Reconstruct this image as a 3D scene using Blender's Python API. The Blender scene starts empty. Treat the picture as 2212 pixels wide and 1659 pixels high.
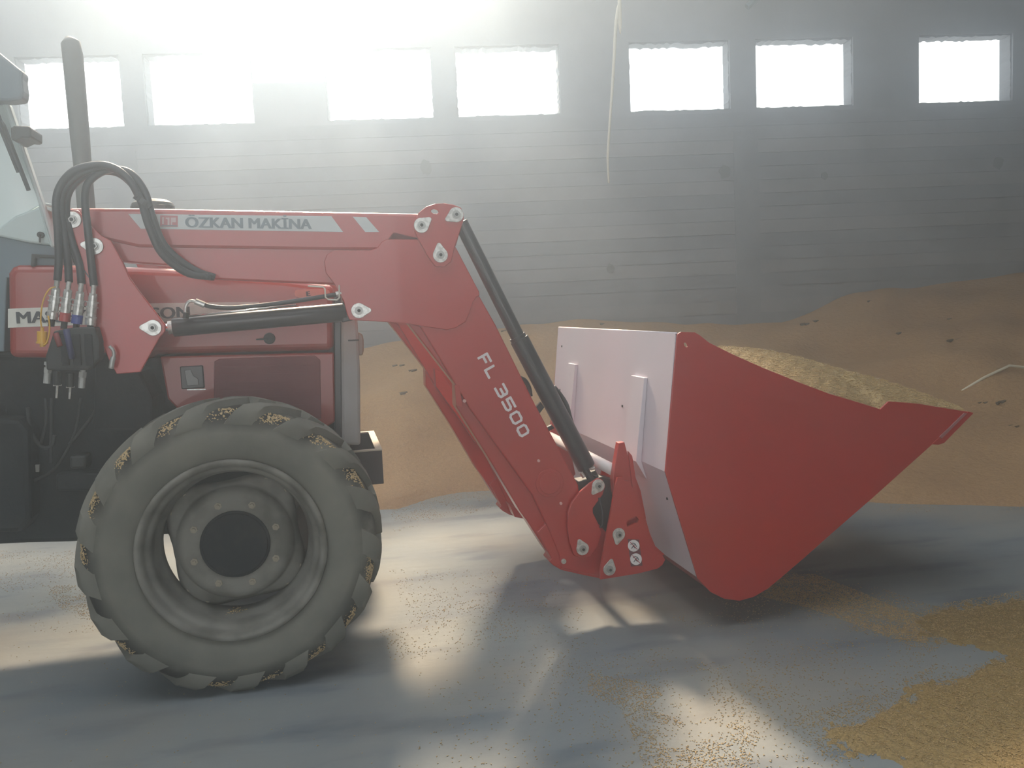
import bpy, bmesh, math, random
import numpy as np
from mathutils import Vector, Matrix
from mathutils.geometry import tessellate_polygon
random.seed(7); rng = np.random.default_rng(11)
S = bpy.context.scene
COL = S.collection
PI = math.pi

# ------------------------------------------------------------------ camera
F, IW, IH = 1840.0, 2212.0, 1659.0
CAM = Vector((0, 0, 1.39))
_y, _p, _r = math.radians(12.4), math.radians(5.2), math.radians(2.6)
FW = Vector((math.sin(_y)*math.cos(_p), math.cos(_y)*math.cos(_p), -math.sin(_p)))
_r0 = Vector((math.cos(_y), -math.sin(_y), 0)); _u0 = _r0.cross(FW)
RT = _r0*math.cos(_r) - _u0*math.sin(_r); UP = _u0*math.cos(_r) + _r0*math.sin(_r)
cd = bpy.data.cameras.new('camera'); cam = bpy.data.objects.new('camera', cd); COL.objects.link(cam)
cd.sensor_width = 36; cd.lens = 36*F/IW; cd.clip_start = 0.05; cd.clip_end = 200
m = Matrix((RT, UP, -FW)).transposed().to_4x4(); m.translation = CAM; cam.matrix_world = m
S.camera = cam

# ------------------------------------------------------------------ light
S.view_settings.view_transform = 'Standard'; S.view_settings.look = 'None'
S.view_settings.gamma = 1; S.view_settings.use_curve_mapping = False
S.view_settings.exposure = 0.0
w = bpy.data.worlds.new('World'); S.world = w; w.use_nodes = True
w.node_tree.nodes['Background'].inputs[0].default_value = (0.89, 0.95, 1.0, 1)
w.node_tree.nodes['Background'].inputs[1].default_value = 2.6
sd = bpy.data.lights.new('sun', 'SUN'); so = bpy.data.objects.new('sun', sd); COL.objects.link(so)
SUN_E = 41
sd.energy = 10.0; sd.angle = math.radians(7.0); sd.color = (1.0, 0.84, 0.64)
so.rotation_euler = (math.radians(-(90-SUN_E)), 0, 0)      # light travels towards -Y and down
ad = bpy.data.lights.new('hall_door_fill', 'AREA'); ao = bpy.data.objects.new('hall_door_fill', ad); COL.objects.link(ao)  # fill lamp added for daylight from an unseen door behind the camera
ad.shape = 'RECTANGLE'; ad.size = 5; ad.size_y = 4.2; ad.energy = 40; ad.color = (0.86, 0.95, 1.0)
ao.location = (-1.5, -5.9, 2.2); ao.rotation_euler = (PI/2, 0, 0)
S.cycles.use_denoising = True
S.cycles.max_bounces = 7; S.cycles.diffuse_bounces = 4; S.cycles.glossy_bounces = 3; S.cycles.volume_bounces = 1
S.cycles.sample_clamp_indirect = 6
S.cycles.volume_step_rate = 4

# ------------------------------------------------------------------ helpers
def ray(px, py): return FW + RT*((px-IW/2)/F) - UP*((py-IH/2)/F)
def P(px, py, Y):
    d = ray(px, py); return CAM + d*(Y/d.y)
def PX(px, py, X):
    d = ray(px, py); return CAM + d*(X/d.x)
def G(px, py, z=0.0):
    d = ray(px, py); return CAM + d*((z-CAM.z)/d.z)

def link(o, parent=None):
    COL.objects.link(o)
    if parent is not None: o.parent = parent
    return o
def tag(o, label=None, cat=None, group=None, kind=None):
    if label: o['label'] = label
    if cat: o['category'] = cat
    if group: o['group'] = group
    if kind: o['kind'] = kind
    return o
def empty(name, label, cat, loc=(0, 0, 0)):
    o = bpy.data.objects.new(name, None); COL.objects.link(o); o.empty_display_size = .1
    return tag(o, label, cat)
def mesh_obj(name, verts, faces, m, parent=None, smooth=False, bevel=0, seg=2):
    me = bpy.data.meshes.new(name); me.from_pydata([tuple(v) for v in verts], [], faces); me.update()
    bm = bmesh.new(); bm.from_mesh(me); bmesh.ops.recalc_face_normals(bm, faces=bm.faces); bm.to_mesh(me); bm.free()
    if m is not None: me.materials.append(m)
    if smooth: me.shade_smooth()
    o = bpy.data.objects.new(name, me); link(o, parent)
    if bevel:
        b = o.modifiers.new('bevel', 'BEVEL'); b.width = bevel; b.segments = seg; b.limit_method = 'ANGLE'; b.angle_limit = math.radians(40)
    return o
class MB:
    def __init__(s): s.v = []; s.f = []
    def add(s, v, f):
        n = len(s.v); s.v += [Vector(x) for x in v]; s.f += [[i+n for i in q] for q in f]; return s
    def box(s, a, b):
        x0, y0, z0 = a; x1, y1, z1 = b
        return s.add([(x0,y0,z0),(x1,y0,z0),(x1,y1,z0),(x0,y1,z0),(x0,y0,z1),(x1,y0,z1),(x1,y1,z1),(x0,y1,z1)],
                     [[3,2,1,0],[4,5,6,7],[0,1,5,4],[1,2,6,5],[2,3,7,6],[3,0,4,7]])
    def prism(s, pts, d, holes=()):
        """pts: 3D loop, d: extrusion vector, holes: further loops"""
        loops = [[Vector(p) for p in pts]] + [[Vector(p) for p in h] for h in holes]
        flat = [p for l in loops for p in l]; n = len(flat); d = Vector(d)
        # tessellate in 2-D (drop the dominant axis of d)
        ax = max(range(3), key=lambda i: abs(d[i])); k = [i for i in range(3) if i != ax]
        tri = tessellate_polygon([[Vector((p[k[0]], p[k[1]], 0)) for p in l] for l in loops])
        v = flat + [p+d for p in flat]
        if len(loops) == 1: f = [list(range(n)), [i+n for i in reversed(range(n))]]
        else: f = [list(t) for t in tri] + [[i+n for i in reversed(t)] for t in tri]
        o = 0
        for l in loops:
            L = len(l)
            for i in range(L): a, b = o+i, o+(i+1) % L; f.append([b, a, a+n, b+n])
            o += L
        return s.add(v, f)
    def cyl(s, a, b, r0, r1=None, n=20, cap=True):
        a, b = Vector(a), Vector(b); r1 = r0 if r1 is None else r1
        ax = (b-a).normalized(); u = ax.orthogonal().normalized(); w_ = ax.cross(u)
        v = [a+(u*math.cos(t)+w_*math.sin(t))*r0 for t in [2*PI*i/n for i in range(n)]]
        v += [b+(u*math.cos(t)+w_*math.sin(t))*r1 for t in [2*PI*i/n for i in range(n)]]
        f = [[i, (i+1) % n, (i+1) % n+n, i+n] for i in range(n)]
        if cap: f += [list(reversed(range(n))), list(range(n, 2*n))]
        return s.add(v, f)
    def tube(s, pts, r, n=10):
        pts = [Vector(p) for p in pts]; rings = []
        u = None
        for i, p in enumerate(pts):
            t = (pts[min(i+1, len(pts)-1)]-pts[max(i-1, 0)]).normalized()
            u = t.orthogonal().normalized() if u is None else (u-t*u.dot(t)).normalized()
            w_ = t.cross(u); rr = r[i] if isinstance(r, (list, tuple)) else r
            rings.append([p+(u*math.cos(2*PI*k/n)+w_*math.sin(2*PI*k/n))*rr for k in range(n)])
        v = [q for R_ in rings for q in R_]; f = []
        for i in range(len(pts)-1):
            for k in range(n): f.append([i*n+k, i*n+(k+1) % n, (i+1)*n+(k+1) % n, (i+1)*n+k])
        f += [list(reversed(range(n))), list(range((len(pts)-1)*n, len(pts)*n))]
        return s.add(v, f)
    def build(s, name, m, parent=None, smooth=False, bevel=0, seg=2): return mesh_obj(name, s.v, s.f, m, parent, smooth, bevel, seg)
def spline(pts, n=8):
    pts = [Vector(p) for p in pts]; q = [pts[0]*2-pts[1]]+pts+[pts[-1]*2-pts[-2]]; out = []
    for i in range(1, len(q)-2):
        for k in range(n):
            t = k/n; a, b, c, d = q[i-1:i+3]
            out.append(.5*((2*b)+(c-a)*t+(2*a-5*b+4*c-d)*t*t+(3*b-a-3*c+d)*t**3))
    out.append(pts[-1]); return out
def plate(name, px, Y0, Y1, m, parent, bevel=.002, holes=()):
    """side-profile plate: outline measured on the plane Y0, extruded to Y1"""
    mb = MB().prism([P(x, y, Y0) for x, y in px], (0, Y1-Y0, 0), [[P(x, y, Y0) for x, y in h] for h in holes])
    return mb.build(name, m, parent, bevel=bevel)
def circ(cx, cy, r, n=16): return [(cx+r*math.cos(2*PI*i/n), cy+r*math.sin(2*PI*i/n)) for i in range(n)]
def copy_shift(o, dy, parent):
    c = o.copy(); COL.objects.link(c); c.parent = parent; c.location.y += dy
    for ch in o.children:
        d = ch.copy(); COL.objects.link(d); d.parent = c
    return c

# ------------------------------------------------------------------ materials
def mat(name, col, rough=.5, metal=0, noise=None, bump=None, coat=0, spec=.5):
    """noise=(colour2, scale, low, high[, detail]); bump=(scale, strength, distance)"""
    m_ = bpy.data.materials.new(name); m_.use_nodes = True; nt = m_.node_tree; b = nt.nodes['Principled BSDF']
    b.inputs['Base Color'].default_value = (*col, 1); b.inputs['Roughness'].default_value = rough
    b.inputs['Metallic'].default_value = metal; b.inputs['Coat Weight'].default_value = coat
    b.inputs['Specular IOR Level'].default_value = spec
    tc = nt.nodes.new('ShaderNodeTexCoord')
    if noise:
        c2, sc, lo, hi = noise[:4]
        nz = nt.nodes.new('ShaderNodeTexNoise'); nz.inputs['Scale'].default_value = sc; nz.inputs['Detail'].default_value = noise[4] if len(noise) > 4 else 5
        rp = nt.nodes.new('ShaderNodeMapRange'); rp.inputs['From Min'].default_value = lo; rp.inputs['From Max'].default_value = hi
        mx = nt.nodes.new('ShaderNodeMix'); mx.data_type = 'RGBA'
        mx.inputs['A'].default_value = (*col, 1); mx.inputs['B'].default_value = (*c2, 1)
        nt.links.new(tc.outputs['Object'], nz.inputs['Vector']); nt.links.new(nz.outputs['Fac'], rp.inputs['Value'])
        nt.links.new(rp.outputs['Result'], mx.inputs['Factor']); nt.links.new(mx.outputs['Result'], b.inputs['Base Color'])
    if bump:
        n2 = nt.nodes.new('ShaderNodeTexNoise'); n2.inputs['Scale'].default_value = bump[0]; n2.inputs['Detail'].default_value = 6
        bp = nt.nodes.new('ShaderNodeBump'); bp.inputs['Strength'].default_value = bump[1]; bp.inputs['Distance'].default_value = bump[2]
        nt.links.new(tc.outputs['Object'], n2.inputs['Vector']); nt.links.new(n2.outputs['Fac'], bp.inputs['Height']); nt.links.new(bp.outputs['Normal'], b.inputs['Normal'])
    return m_
RED = mat('loader_red_paint', (.39, .014, .009), .36, noise=((.35, .020, .013), 3, .4, .7), coat=.4)
HOOD = mat('tractor_red_paint', (.29, .022, .013), .42, noise=((.25, .032, .02), 2.5, .4, .7), coat=.4)
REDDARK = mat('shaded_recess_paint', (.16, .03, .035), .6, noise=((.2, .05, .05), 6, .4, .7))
GREYP = mat('pale_grey_bucket_paint', (.60, .55, .60), .38, noise=((.54, .50, .54), 2, .4, .7))
BLACK = mat('black_paint', (.02, .02, .024), .3)
RUBBER = mat('black_hose_rubber', (.022, .024, .028), .45)
STEEL = mat('zinc_plated_steel', (.62, .62, .60), .35, .65, noise=((.45, .45, .43), 60, .45, .6))
CHROME = mat('chromed_rod', (.8, .8, .8), .12, 1)
DARK = mat('dark_greasy_casting', (.010, .013, .014), .75, noise=((.018, .020, .02), 8, .4, .7), bump=(20, .4, .01), spec=.3)
DARKER = mat('dark_undercarriage_parts', (.02, .023, .023), .6)
TYRE = None
RIM = mat('dusty_grey_rim', (.20, .195, .172), .85, noise=((.11, .105, .09), 7, .42, .62), bump=(40, .15, .003))
HUB = mat('greasy_hub', (.014, .016, .018), .7, noise=((.03, .03, .028), 12, .5, .7), spec=.2)
NUT = mat('dusty_nut', (.30, .26, .20), .6)
YEL = mat('yellow_plastic', (.62, .36, .04), .45)
BLUE = mat('blue_band', (.03, .05, .25), .4)
REDB = mat('red_band', (.4, .06, .06), .4)
DECAL = mat('silver_grey_decal', (.50, .53, .54), .4)
DECALW = mat('white_decal', (.62, .63, .58), .5, noise=((.5, .52, .48), 20, .5, .7))
LET = mat('grey_lettering', (.17, .21, .24), .5)
LETB = mat('black_lettering', (.035, .04, .05), .5)
LETW = mat('pale_lettering', (.66, .62, .64), .4)
WHITE = mat('sticker_white', (.7, .68, .68), .5)
CABP = mat('pale_cab_panel', (.45, .55, .55), .35)
CABD = mat('blue_grey_cab_panel', (.12, .17, .2), .5)
GRILLE = mat('silver_grille_paint', (.34, .33, .33), .5, noise=((.30, .27, .24), 5, .4, .7))
WALLM = mat('board_marked_concrete', (.27, .29, .31), .9, noise=((.21, .23, .245), 1.3, .35, .7, 8), bump=(6, .25, .02))
CEILM = mat('corrugated_roof_sheet', (.30, .32, .34), .7)
ROPE = mat('pale_rope', (.55, .55, .48), .9, bump=(300, .5, .003))
POLE = mat('pale_pole', (.62, .58, .45), .6)
KERN = mat('grain_kernel', (.38, .25, .095), .55, noise=((.50, .36, .17), 35, .35, .65))

def tyre_mat():
    m_ = mat('dusty_tyre_rubber', (.125, .124, .108), .9, noise=((.19, .184, .155), 5, .35, .7, 7), bump=(30, .25, .004))
    nt = m_.node_tree; b = nt.nodes['Principled BSDF']; lk = b.inputs['Base Color'].links[0]; src = lk.from_socket
    # darker rubber between the lugs and near the tread
    nz = nt.nodes.new('ShaderNodeTexNoise'); nz.inputs['Scale'].default_value = 7; nz.inputs['Detail'].default_value = 4
    tc = nt.nodes.new('ShaderNodeTexCoord'); nt.links.new(tc.outputs['Object'], nz.inputs['Vector'])
    at = nt.nodes.new('ShaderNodeAttribute'); at.attribute_name = 'groove_dark'
    ad_ = nt.nodes.new('ShaderNodeMath'); ad_.operation = 'MULTIPLY'
    r1 = nt.nodes.new('ShaderNodeMapRange'); r1.inputs['From Min'].default_value = .30; r1.inputs['From Max'].default_value = .52
    nt.links.new(nz.outputs['Fac'], r1.inputs['Value']); nt.links.new(r1.outputs['Result'], ad_.inputs[0]); nt.links.new(at.outputs['Fac'], ad_.inputs[1])
    mx = nt.nodes.new('ShaderNodeMix'); mx.data_type = 'RGBA'; mx.inputs['B'].default_value = (.018, .017, .014, 1)
    nt.links.new(ad_.outputs[0], mx.inputs['Factor']); nt.links.new(src, mx.inputs['A']); nt.links.new(mx.outputs['Result'], b.inputs['Base Color'])
    return m_
TYRE = tyre_mat()

def grain_mat(name, ca, cb, cc, scale):
    m_ = bpy.data.materials.new(name); m_.use_nodes = True; nt = m_.node_tree; b = nt.nodes['Principled BSDF']
    b.inputs['Roughness'].default_value = .75; b.inputs['Specular IOR Level'].default_value = .3
    tc = nt.nodes.new('ShaderNodeTexCoord')
    vo = nt.nodes.new('ShaderNodeTexVoronoi'); vo.inputs['Scale'].default_value = scale
    n1 = nt.nodes.new('ShaderNodeTexNoise'); n1.inputs['Scale'].default_value = 1.4; n1.inputs['Detail'].default_value = 6
    n2 = nt.nodes.new('ShaderNodeTexNoise'); n2.inputs['Scale'].default_value = 22; n2.inputs['Detail'].default_value = 5
    for n in (vo, n1, n2): nt.links.new(tc.outputs['Object'], n.inputs['Vector'])
    sx = nt.nodes.new('ShaderNodeSeparateColor'); nt.links.new(vo.outputs['Color'], sx.inputs[0])
    m1 = nt.nodes.new('ShaderNodeMix'); m1.data_type = 'RGBA'; m1.inputs['A'].default_value = (*ca, 1); m1.inputs['B'].default_value = (*cb, 1)
    nt.links.new(sx.outputs[0], m1.inputs['Factor'])
    r2 = nt.nodes.new('ShaderNodeMapRange'); r2.inputs['From Min'].default_value = .4; r2.inputs['From Max'].default_value = .75; r2.inputs['To Max'].default_value = .6
    nt.links.new(n1.outputs['Fac'], r2.inputs['Value'])
    m2 = nt.nodes.new('ShaderNodeMix'); m2.data_type = 'RGBA'; m2.inputs['B'].default_value = (*cc, 1)
    nt.links.new(r2.outputs['Result'], m2.inputs['Factor']); nt.links.new(m1.outputs['Result'], m2.inputs['A']); nt.links.new(m2.outputs['Result'], b.inputs['Base Color'])
    ad_ = nt.nodes.new('ShaderNodeMath'); ad_.operation = 'MULTIPLY_ADD'; ad_.inputs[1].default_value = 2.0
    nt.links.new(n2.outputs['Fac'], ad_.inputs[0]); nt.links.new(sx.outputs[1], ad_.inputs[2])
    bp = nt.nodes.new('ShaderNodeBump'); bp.inputs['Strength'].default_value = .8; bp.inputs['Distance'].default_value = .010
    nt.links.new(ad_.outputs[0], bp.inputs['Height']); nt.links.new(bp.outputs['Normal'], b.inputs['Normal'])
    return m_
PILE = grain_mat('grain_heap_surface', (.34, .205, .095), (.43, .275, .135), (.26, .15, .07), 130)
SPILL = grain_mat('spilled_grain_surface', (.22, .15, .055), (.36, .25, .10), (.20, .135, .05), 190)
BUCKG = grain_mat('fresh_grain_surface', (.26, .18, .08), (.44, .32, .15), (.30, .21, .10), 170)

def floor_mat():
    m_ = bpy.data.materials.new('dusty_concrete_floor'); m_.use_nodes = True; nt = m_.node_tree; b = nt.nodes['Principled BSDF']
    b.inputs['Roughness'].default_value = .8; b.inputs['Specular IOR Level'].default_value = .3
    tc = nt.nodes.new('ShaderNodeTexCoord'); mp = nt.nodes.new('ShaderNodeMapping'); mp.inputs['Rotation'].default_value = (0, 0, .25); mp.inputs['Scale'].default_value = (.55, 1.6, 1)
    nt.links.new(tc.outputs['Object'], mp.inputs['Vector'])
    def nz(sc, det, lo, hi, v, hi2=1.0):
        n = nt.nodes.new('ShaderNodeTexNoise'); n.inputs['Scale'].default_value = sc; n.inputs['Detail'].default_value = det
        nt.links.new(v, n.inputs['Vector']); r = nt.nodes.new('ShaderNodeMapRange'); r.inputs['From Min'].default_value = lo; r.inputs['From Max'].default_value = hi; r.inputs['To Max'].default_value = hi2
        nt.links.new(n.outputs['Fac'], r.inputs['Value']); return r.outputs['Result']
    def mix(a, b_, f):
        x = nt.nodes.new('ShaderNodeMix'); x.data_type = 'RGBA'
        for k, s_ in (('A', a), ('B', b_)):
            if isinstance(s_, tuple): x.inputs[k].default_value = (*s_, 1)
            else: nt.links.new(s_, x.inputs[k])
        nt.links.new(f, x.inputs['Factor']); return x.outputs['Result']
    c = mix((.22, .238, .235), (.168, .192, .208), nz(1.3, 6, .38, .62, mp.outputs['Vector']))
    c = mix(c, (.10, .118, .14), nz(2.6, 8, .55, .70, mp.outputs['Vector'], .8))       # damp streaks
    c = mix(c, (.27, .235, .18), nz(.9, 7, .46, .70, tc.outputs['Object'], .65))       # grain dust
    nt.links.new(c, b.inputs['Base Color'])
    n3 = nt.nodes.new('ShaderNodeTexNoise'); n3.inputs['Scale'].default_value = 9; n3.inputs['Detail'].default_value = 8; nt.links.new(mp.outputs['Vector'], n3.inputs['Vector'])
    bp = nt.nodes.new('ShaderNodeBump'); bp.inputs['Strength'].default_value = .35; bp.inputs['Distance'].default_value = .01
    nt.links.new(n3.outputs['Fac'], bp.inputs['Height']); nt.links.new(bp.outputs['Normal'], b.inputs['Normal'])
    return m_
FLOOR = floor_mat()

# ------------------------------------------------------------------ setting
# wall frame: t along the wall (to the right), s into the room
WO = Vector((0, 9.57, 0)); WT = Vector((math.cos(math.radians(-8.4)), math.sin(math.radians(-8.4)), 0)); WN = Vector((-WT.y, WT.x, 0))*-1  # WN points into the room
def WP(t, s, z): return WO + WT*t + WN*s + Vector((0, 0, z))
def on_wall(px, py):
    d = ray(px, py); k = (WO-CAM).dot(WN)/d.dot(WN); q = CAM+d*k; return (q-WO).dot(WT), q.z
XL, XR, YB, ZC = -7.5, 13.5, -6.0, 7.0
fb = MB().box((XL, YB, -.15), (XR, 11.5, 0)); fl = tag(fb.build('floor', FLOOR), kind='structure')

WTOP = 4.93
wins = [((35, 120), (262, 273)), ((312, 116), (545, 269)), ((703, 110), (935, 261)), ((985, 102), (1210, 252)), ((1360, 92), (1577, 235)), ((1633, 84), (1843, 220)), ((1985, 73), (2188, 211))]
W = []
for (a, b) in wins:
    t0 = (on_wall(a[0], a[1])[0]+on_wall(a[0], b[1])[0])/2; t1 = (on_wall(b[0], a[1])[0]+on_wall(b[0], b[1])[0])/2
    W.append([t0, t1])
zs = [on_wall(*a)[1] for a, b in wins]+[0]; ZT = sum(zs[:-1])/7; ZB = sum(on_wall(b[0], b[1])[1] for a, b in wins)/7
print('WINDOWS', [[round(x, 2) for x in q] for q in W], round(ZT, 2), round(ZB, 2))
TL, TR = -7.6, 13.8
W.insert(0, [W[0][0]-1.62-1.0, W[0][0]-1.62+.0]); W.append([W[-1][1]+.45, W[-1][1]+1.45])
cuts = [TL]+[v for q in W for v in q]+[TR]
wall = MB()
def wallbox(mb, t0, t1, z0, z1, s0=-.24, s1=0.0):
    c = [WP(t0, s0, z0), WP(t1, s0, z0), WP(t1, s1, z0), WP(t0, s1, z0), WP(t0, s0, z1), WP(t1, s0, z1), WP(t1, s1, z1), WP(t0, s1, z1)]
    mb.add(c, [[3,2,1,0],[4,5,6,7],[0,1,5,4],[1,2,6,5],[2,3,7,6],[3,0,4,7]])
GLARE_GAP = [on_wall(432, 60)[0], on_wall(790, 60)[0]]  # wall opening added to give the glare above the windows
wallbox(wall, TL, TR, 0, ZB); wallbox(wall, TL, GLARE_GAP[0], ZT, WTOP); wallbox(wall, GLARE_GAP[1], TR, ZT, WTOP)
for i in range(0, len(cuts), 2): wallbox(wall, cuts[i], cuts[i+1], ZB, ZT if i != 6 else on_wall(620, 178)[1])
wb = tag(wall.build('wall_back', WALLM), kind='structure')
# cast board courses: each a slightly uneven strip proud of the wall with a recessed joint
z = 0.9; k = 0
COURSE = [mat('cast_course_%d' % i, c, .92, noise=(c2, 1.7, .35, .7, 8), bump=(9, .3, .01)) for i, (c, c2) in enumerate([((.27, .29, .31), (.21, .225, .24)), ((.25, .272, .29), (.20, .215, .235)), ((.285, .30, .315), (.225, .24, .25))])]
while z < ZB-.16:
    hgt = .148; mb = MB(); t = TL
    while t < TR-.05:
        L = 30; t1 = min(TR, t+L); d = .010+rng.uniform(0, .004)
        wallbox(mb, t, t1, z, z+hgt-.005+rng.uniform(-.001, .001), 0.0, d); t = t1
    mb.build('course', COURSE[k % 3], wb); z += hgt; k += 1
for i, (t0, t1) in enumerate(W):
    # crumbling mortar reveal round each opening
    mb = MB(); a = .035
    def edge(p0, p1, inward, n=26):
        pts = []
        for j in range(n+1):
            f = j/n; q = p0.lerp(p1, f); pts.append(q+inward*(rng.uniform(.004, .03)))
        loop = [p0-inward*.002]+pts+[p1-inward*.002]
        base = WN*-1
        mb.prism([WP(q.x, -.03, q.y) for q in loop], WN*-.17)
    V2 = lambda x, y: Vector((x, y, 0))
    
    if i not in (2, 3): edge(V2(t0, ZT), V2(t1, ZT), V2(0, -1))
    else: edge(V2(t0 if i == 2 else GLARE_GAP[1], ZT), V2(GLARE_GAP[0] if i == 2 else t1, ZT), V2(0, -1), 12)
    edge(V2(t0, ZB), V2(t1, ZB), V2(0, 1)*.6)
    edge(V2(t0, ZB), V2(t0, ZT), V2(1, 0)*.5); edge(V2(t1, ZB), V2(t1, ZT), V2(-1, 0)*.6)
    tag(mb.build('window_%d' % (i+1), WALLM), kind='structure')
# shallow columns cast into the wall
for i, px in enumerate((285, 1615)):
    t = on_wall(px, 560)[0]; mb = MB(); wallbox(mb, t-.14, t+.14, 0, ZB-.25, 0, .019)
    tag(mb.build('trim_%d' % (i+1), COURSE[1]), kind='structure')
for px, py, r in ((1565, 372, .07), (2155, 352, .065), (920, 362, .07), (1318, 580, .05), (1780, 380, .04)):
    t, z_ = on_wall(px, py); mb = MB()
    mb.prism([WP(t+r*math.cos(a_)*rng.uniform(.7, 1.1), .014, z_+r*1.2*math.sin(a_)*rng.uniform(.7, 1.1)) for a_ in [2*PI*i/14 for i in range(14)]], WN*.006)
    mb.build('mortar_patch', mat('damp_mortar', (.18, .195, .20), .9) if 'damp_mortar' not in bpy.data.materials else bpy.data.materials['damp_mortar'], wb)
# roof: sheeted; unseen openings added over hall and camera to let light in
OX0, OX1, OY0, OY1 = -5.0, 2.5, 5.2, 9.6
cb = MB()
cb.box((XL, YB, ZC), (XR, -1.0, ZC+.08)); cb.box((XL, 3.6, ZC), (XR, OY0, ZC+.08)); cb.box((XL, -1.0, ZC), (-5, 3.6, ZC+.08)); cb.box((2.6, -1.0, ZC), (XR, 3.6, ZC+.08)); cb.box((XL, OY0, ZC), (OX0, 12, ZC+.08)); cb.box((OX1, OY0, ZC), (XR, 12, ZC+.08))
tag(cb.build('ceiling', CEILM), kind='structure')
for nm, a, b in (('wall_left', (XL-.2, YB, 0), (XL, 11.2, ZC)), ('wall_right', (XR, YB, 0), (XR+.2, 11.2, ZC))):
    tag(MB().box(a, b).build(nm, WALLM), kind='structure')
eb = MB(); wallbox(eb, 2.85, TR, 5.22, 5.32, -2.9, -.24)  # unseen eave added to keep sun out of the right-hand windows
tag(eb.build('sun_block_eave', CEILM), kind='structure')
gb = MB(); wallbox(gb, 1.85, TR, WTOP, ZC, -.24, -.05); wallbox(gb, TL, -1.9, WTOP, ZC, -.24, -.05)  # unseen upper wall, sized so its gap limits the sun patch
tag(gb.build('sun_gap_gable', WALLM), kind='structure')
rb = MB().box((XL, YB-.2, 0), (-4.2, YB, ZC)).box((1.2, YB-.2, 0), (XR, YB, ZC)).box((-4.2, YB-.2, 4.4), (1.2, YB, ZC))
tag(rb.build('wall_front', WALLM), kind='structure')
# roof bracing glimpsed at the top edge of the view
def brace(px0, py0, px1, py1, s, r):
    t0, z0 = on_wall(px0, py0); t1, z1 = on_wall(px1, py1)
    a, b = WP(t0, s, z0), WP(t1, s, z1); return MB().cyl(a, b+(b-a)*1.5, r, n=8)
tag(brace(1606, 24, 1645, -12, .12, .035).build('trim_3', CABD), kind='structure')

# ------------------------------------------------------------------ grain heaps along the wall
def interp(x, xs, ys): return float(np.interp(x, xs, ys))
tt = []; hh = []
for px, py in ((700, 770), (830, 745), (900, 736), (1000, 712), (1120, 694), (1200, 692), (1300, 700), (1400, 698), (1550, 700), (1690, 690), (1760, 668), (1850, 640), (2000, 614), (2212, 586), (2500, 560)):
    t, z_ = on_wall(px, py); tt.append(t); hh.append(z_)
tt = [-3.5, -2.0]+tt; hh = [.0, .25]+hh
fx = []; fs = []
for px, py in ((300, 1085), (600, 1100), (860, 1100), (930, 1082), (1000, 1070), (1100, 1060), (1300, 1066), (1600, 1080), (1880, 1086), (2050, 1092), (2212, 1094), (2600, 1100)):
    g = G(px, py); fx.append((g-WO).dot(WT)); fs.append((g-WO).dot(WN))
fx = [-3.0]+fx; fs = [1.2]+fs
def pile_h(t, s):
    E_ = interp(t, fx, fs)+.06*math.sin(t*3.1)+.03*math.sin(t*7.7+1); H_ = interp(t, tt, hh)
    if s >= E_: return -.03
    u = 1-s/E_                       # 0 at the toe, 1 at the wall
    h = H_*(0.62*u**.85+.38*u*u*(3-2*u))
    h += .17*math.exp(-((t-2.9)/2.0)**2-((s-1.9)/.8)**2)*min(1, (E_-s)/1.0)
    h += .10*math.exp(-((t-1.0)/.9)**2-((s-2.3)/.7)**2)*min(1, (E_-s)/1.0)
    h -= .12*math.exp(-((t-5.3)/1.6)**2-((s-1.35+(t-5.3)*.22)/.45)**2)
    h += .07*math.exp(-((t-6.0)/1.5)**2-((s-2.4)/.4)**2)
    h += (.030*math.sin(t*2.3+s*3.3)+.018*math.sin(t*4.1-s*4.7+2)+.010*math.sin(t*9+s*7+math.sin(t*3)))*min(1, 4*u)*min(1, 1.0+0*s)
    toe = min(1, (E_-s)/.12)
    return max(-.03, h*1.0*toe-.03*(1-toe))
nt_, ns_ = 300, 110
T_ = np.linspace(-3.4, 12.5, nt_); S_ = np.linspace(0.0, 5.2, ns_)
V = [WP(t, s+.02, pile_h(t, s)) for t in T_ for s in S_]
Fc = [[i*ns_+j, (i+1)*ns_+j, (i+1)*ns_+j+1, i*ns_+j+1] for i in range(nt_-1) for j in range(ns_-1)]
gp = mesh_obj('grain_heap', V, Fc, PILE, smooth=True)
tag(gp, 'long low golden brown grain heaps banked against the concrete wall', 'grain', kind='stuff')

cl = MB()
for px_, py_ in [(1090, 715), (1745, 700), (1760, 694), (1885, 650), (2055, 690), (1330, 703), (1300, 700), (2110, 870), (2150, 868), (2135, 800), (1940, 720), (860, 790), (900, 800), (870, 850), (1000, 760), (2060, 735), (1660, 940), (2190, 920)]:
    d = ray(px_, py_); q = None
    for i in range(900):
        q = CAM+d*(4+i*.01); s_ = (q-WO).dot(WN); t_ = (q-WO).dot(WT)
        if s_ < .05 or q.z < pile_h(t_, s_): break
    for _ in range(3):
        a = q+Vector((rng.normal(0, .05), rng.normal(0, .03), 0)); r = rng.uniform(.012, .028); cl.cyl(a-Vector((r, 0, r*.3)), a+Vector((r, 0, r*.4)), r*.8, r*.3, 6)
tag(cl.build('grain_clods', mat('dark_clods', (.10, .075, .045), .9)), 'small dark damp clods lying on the grain heaps', 'clods', kind='stuff')
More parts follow.
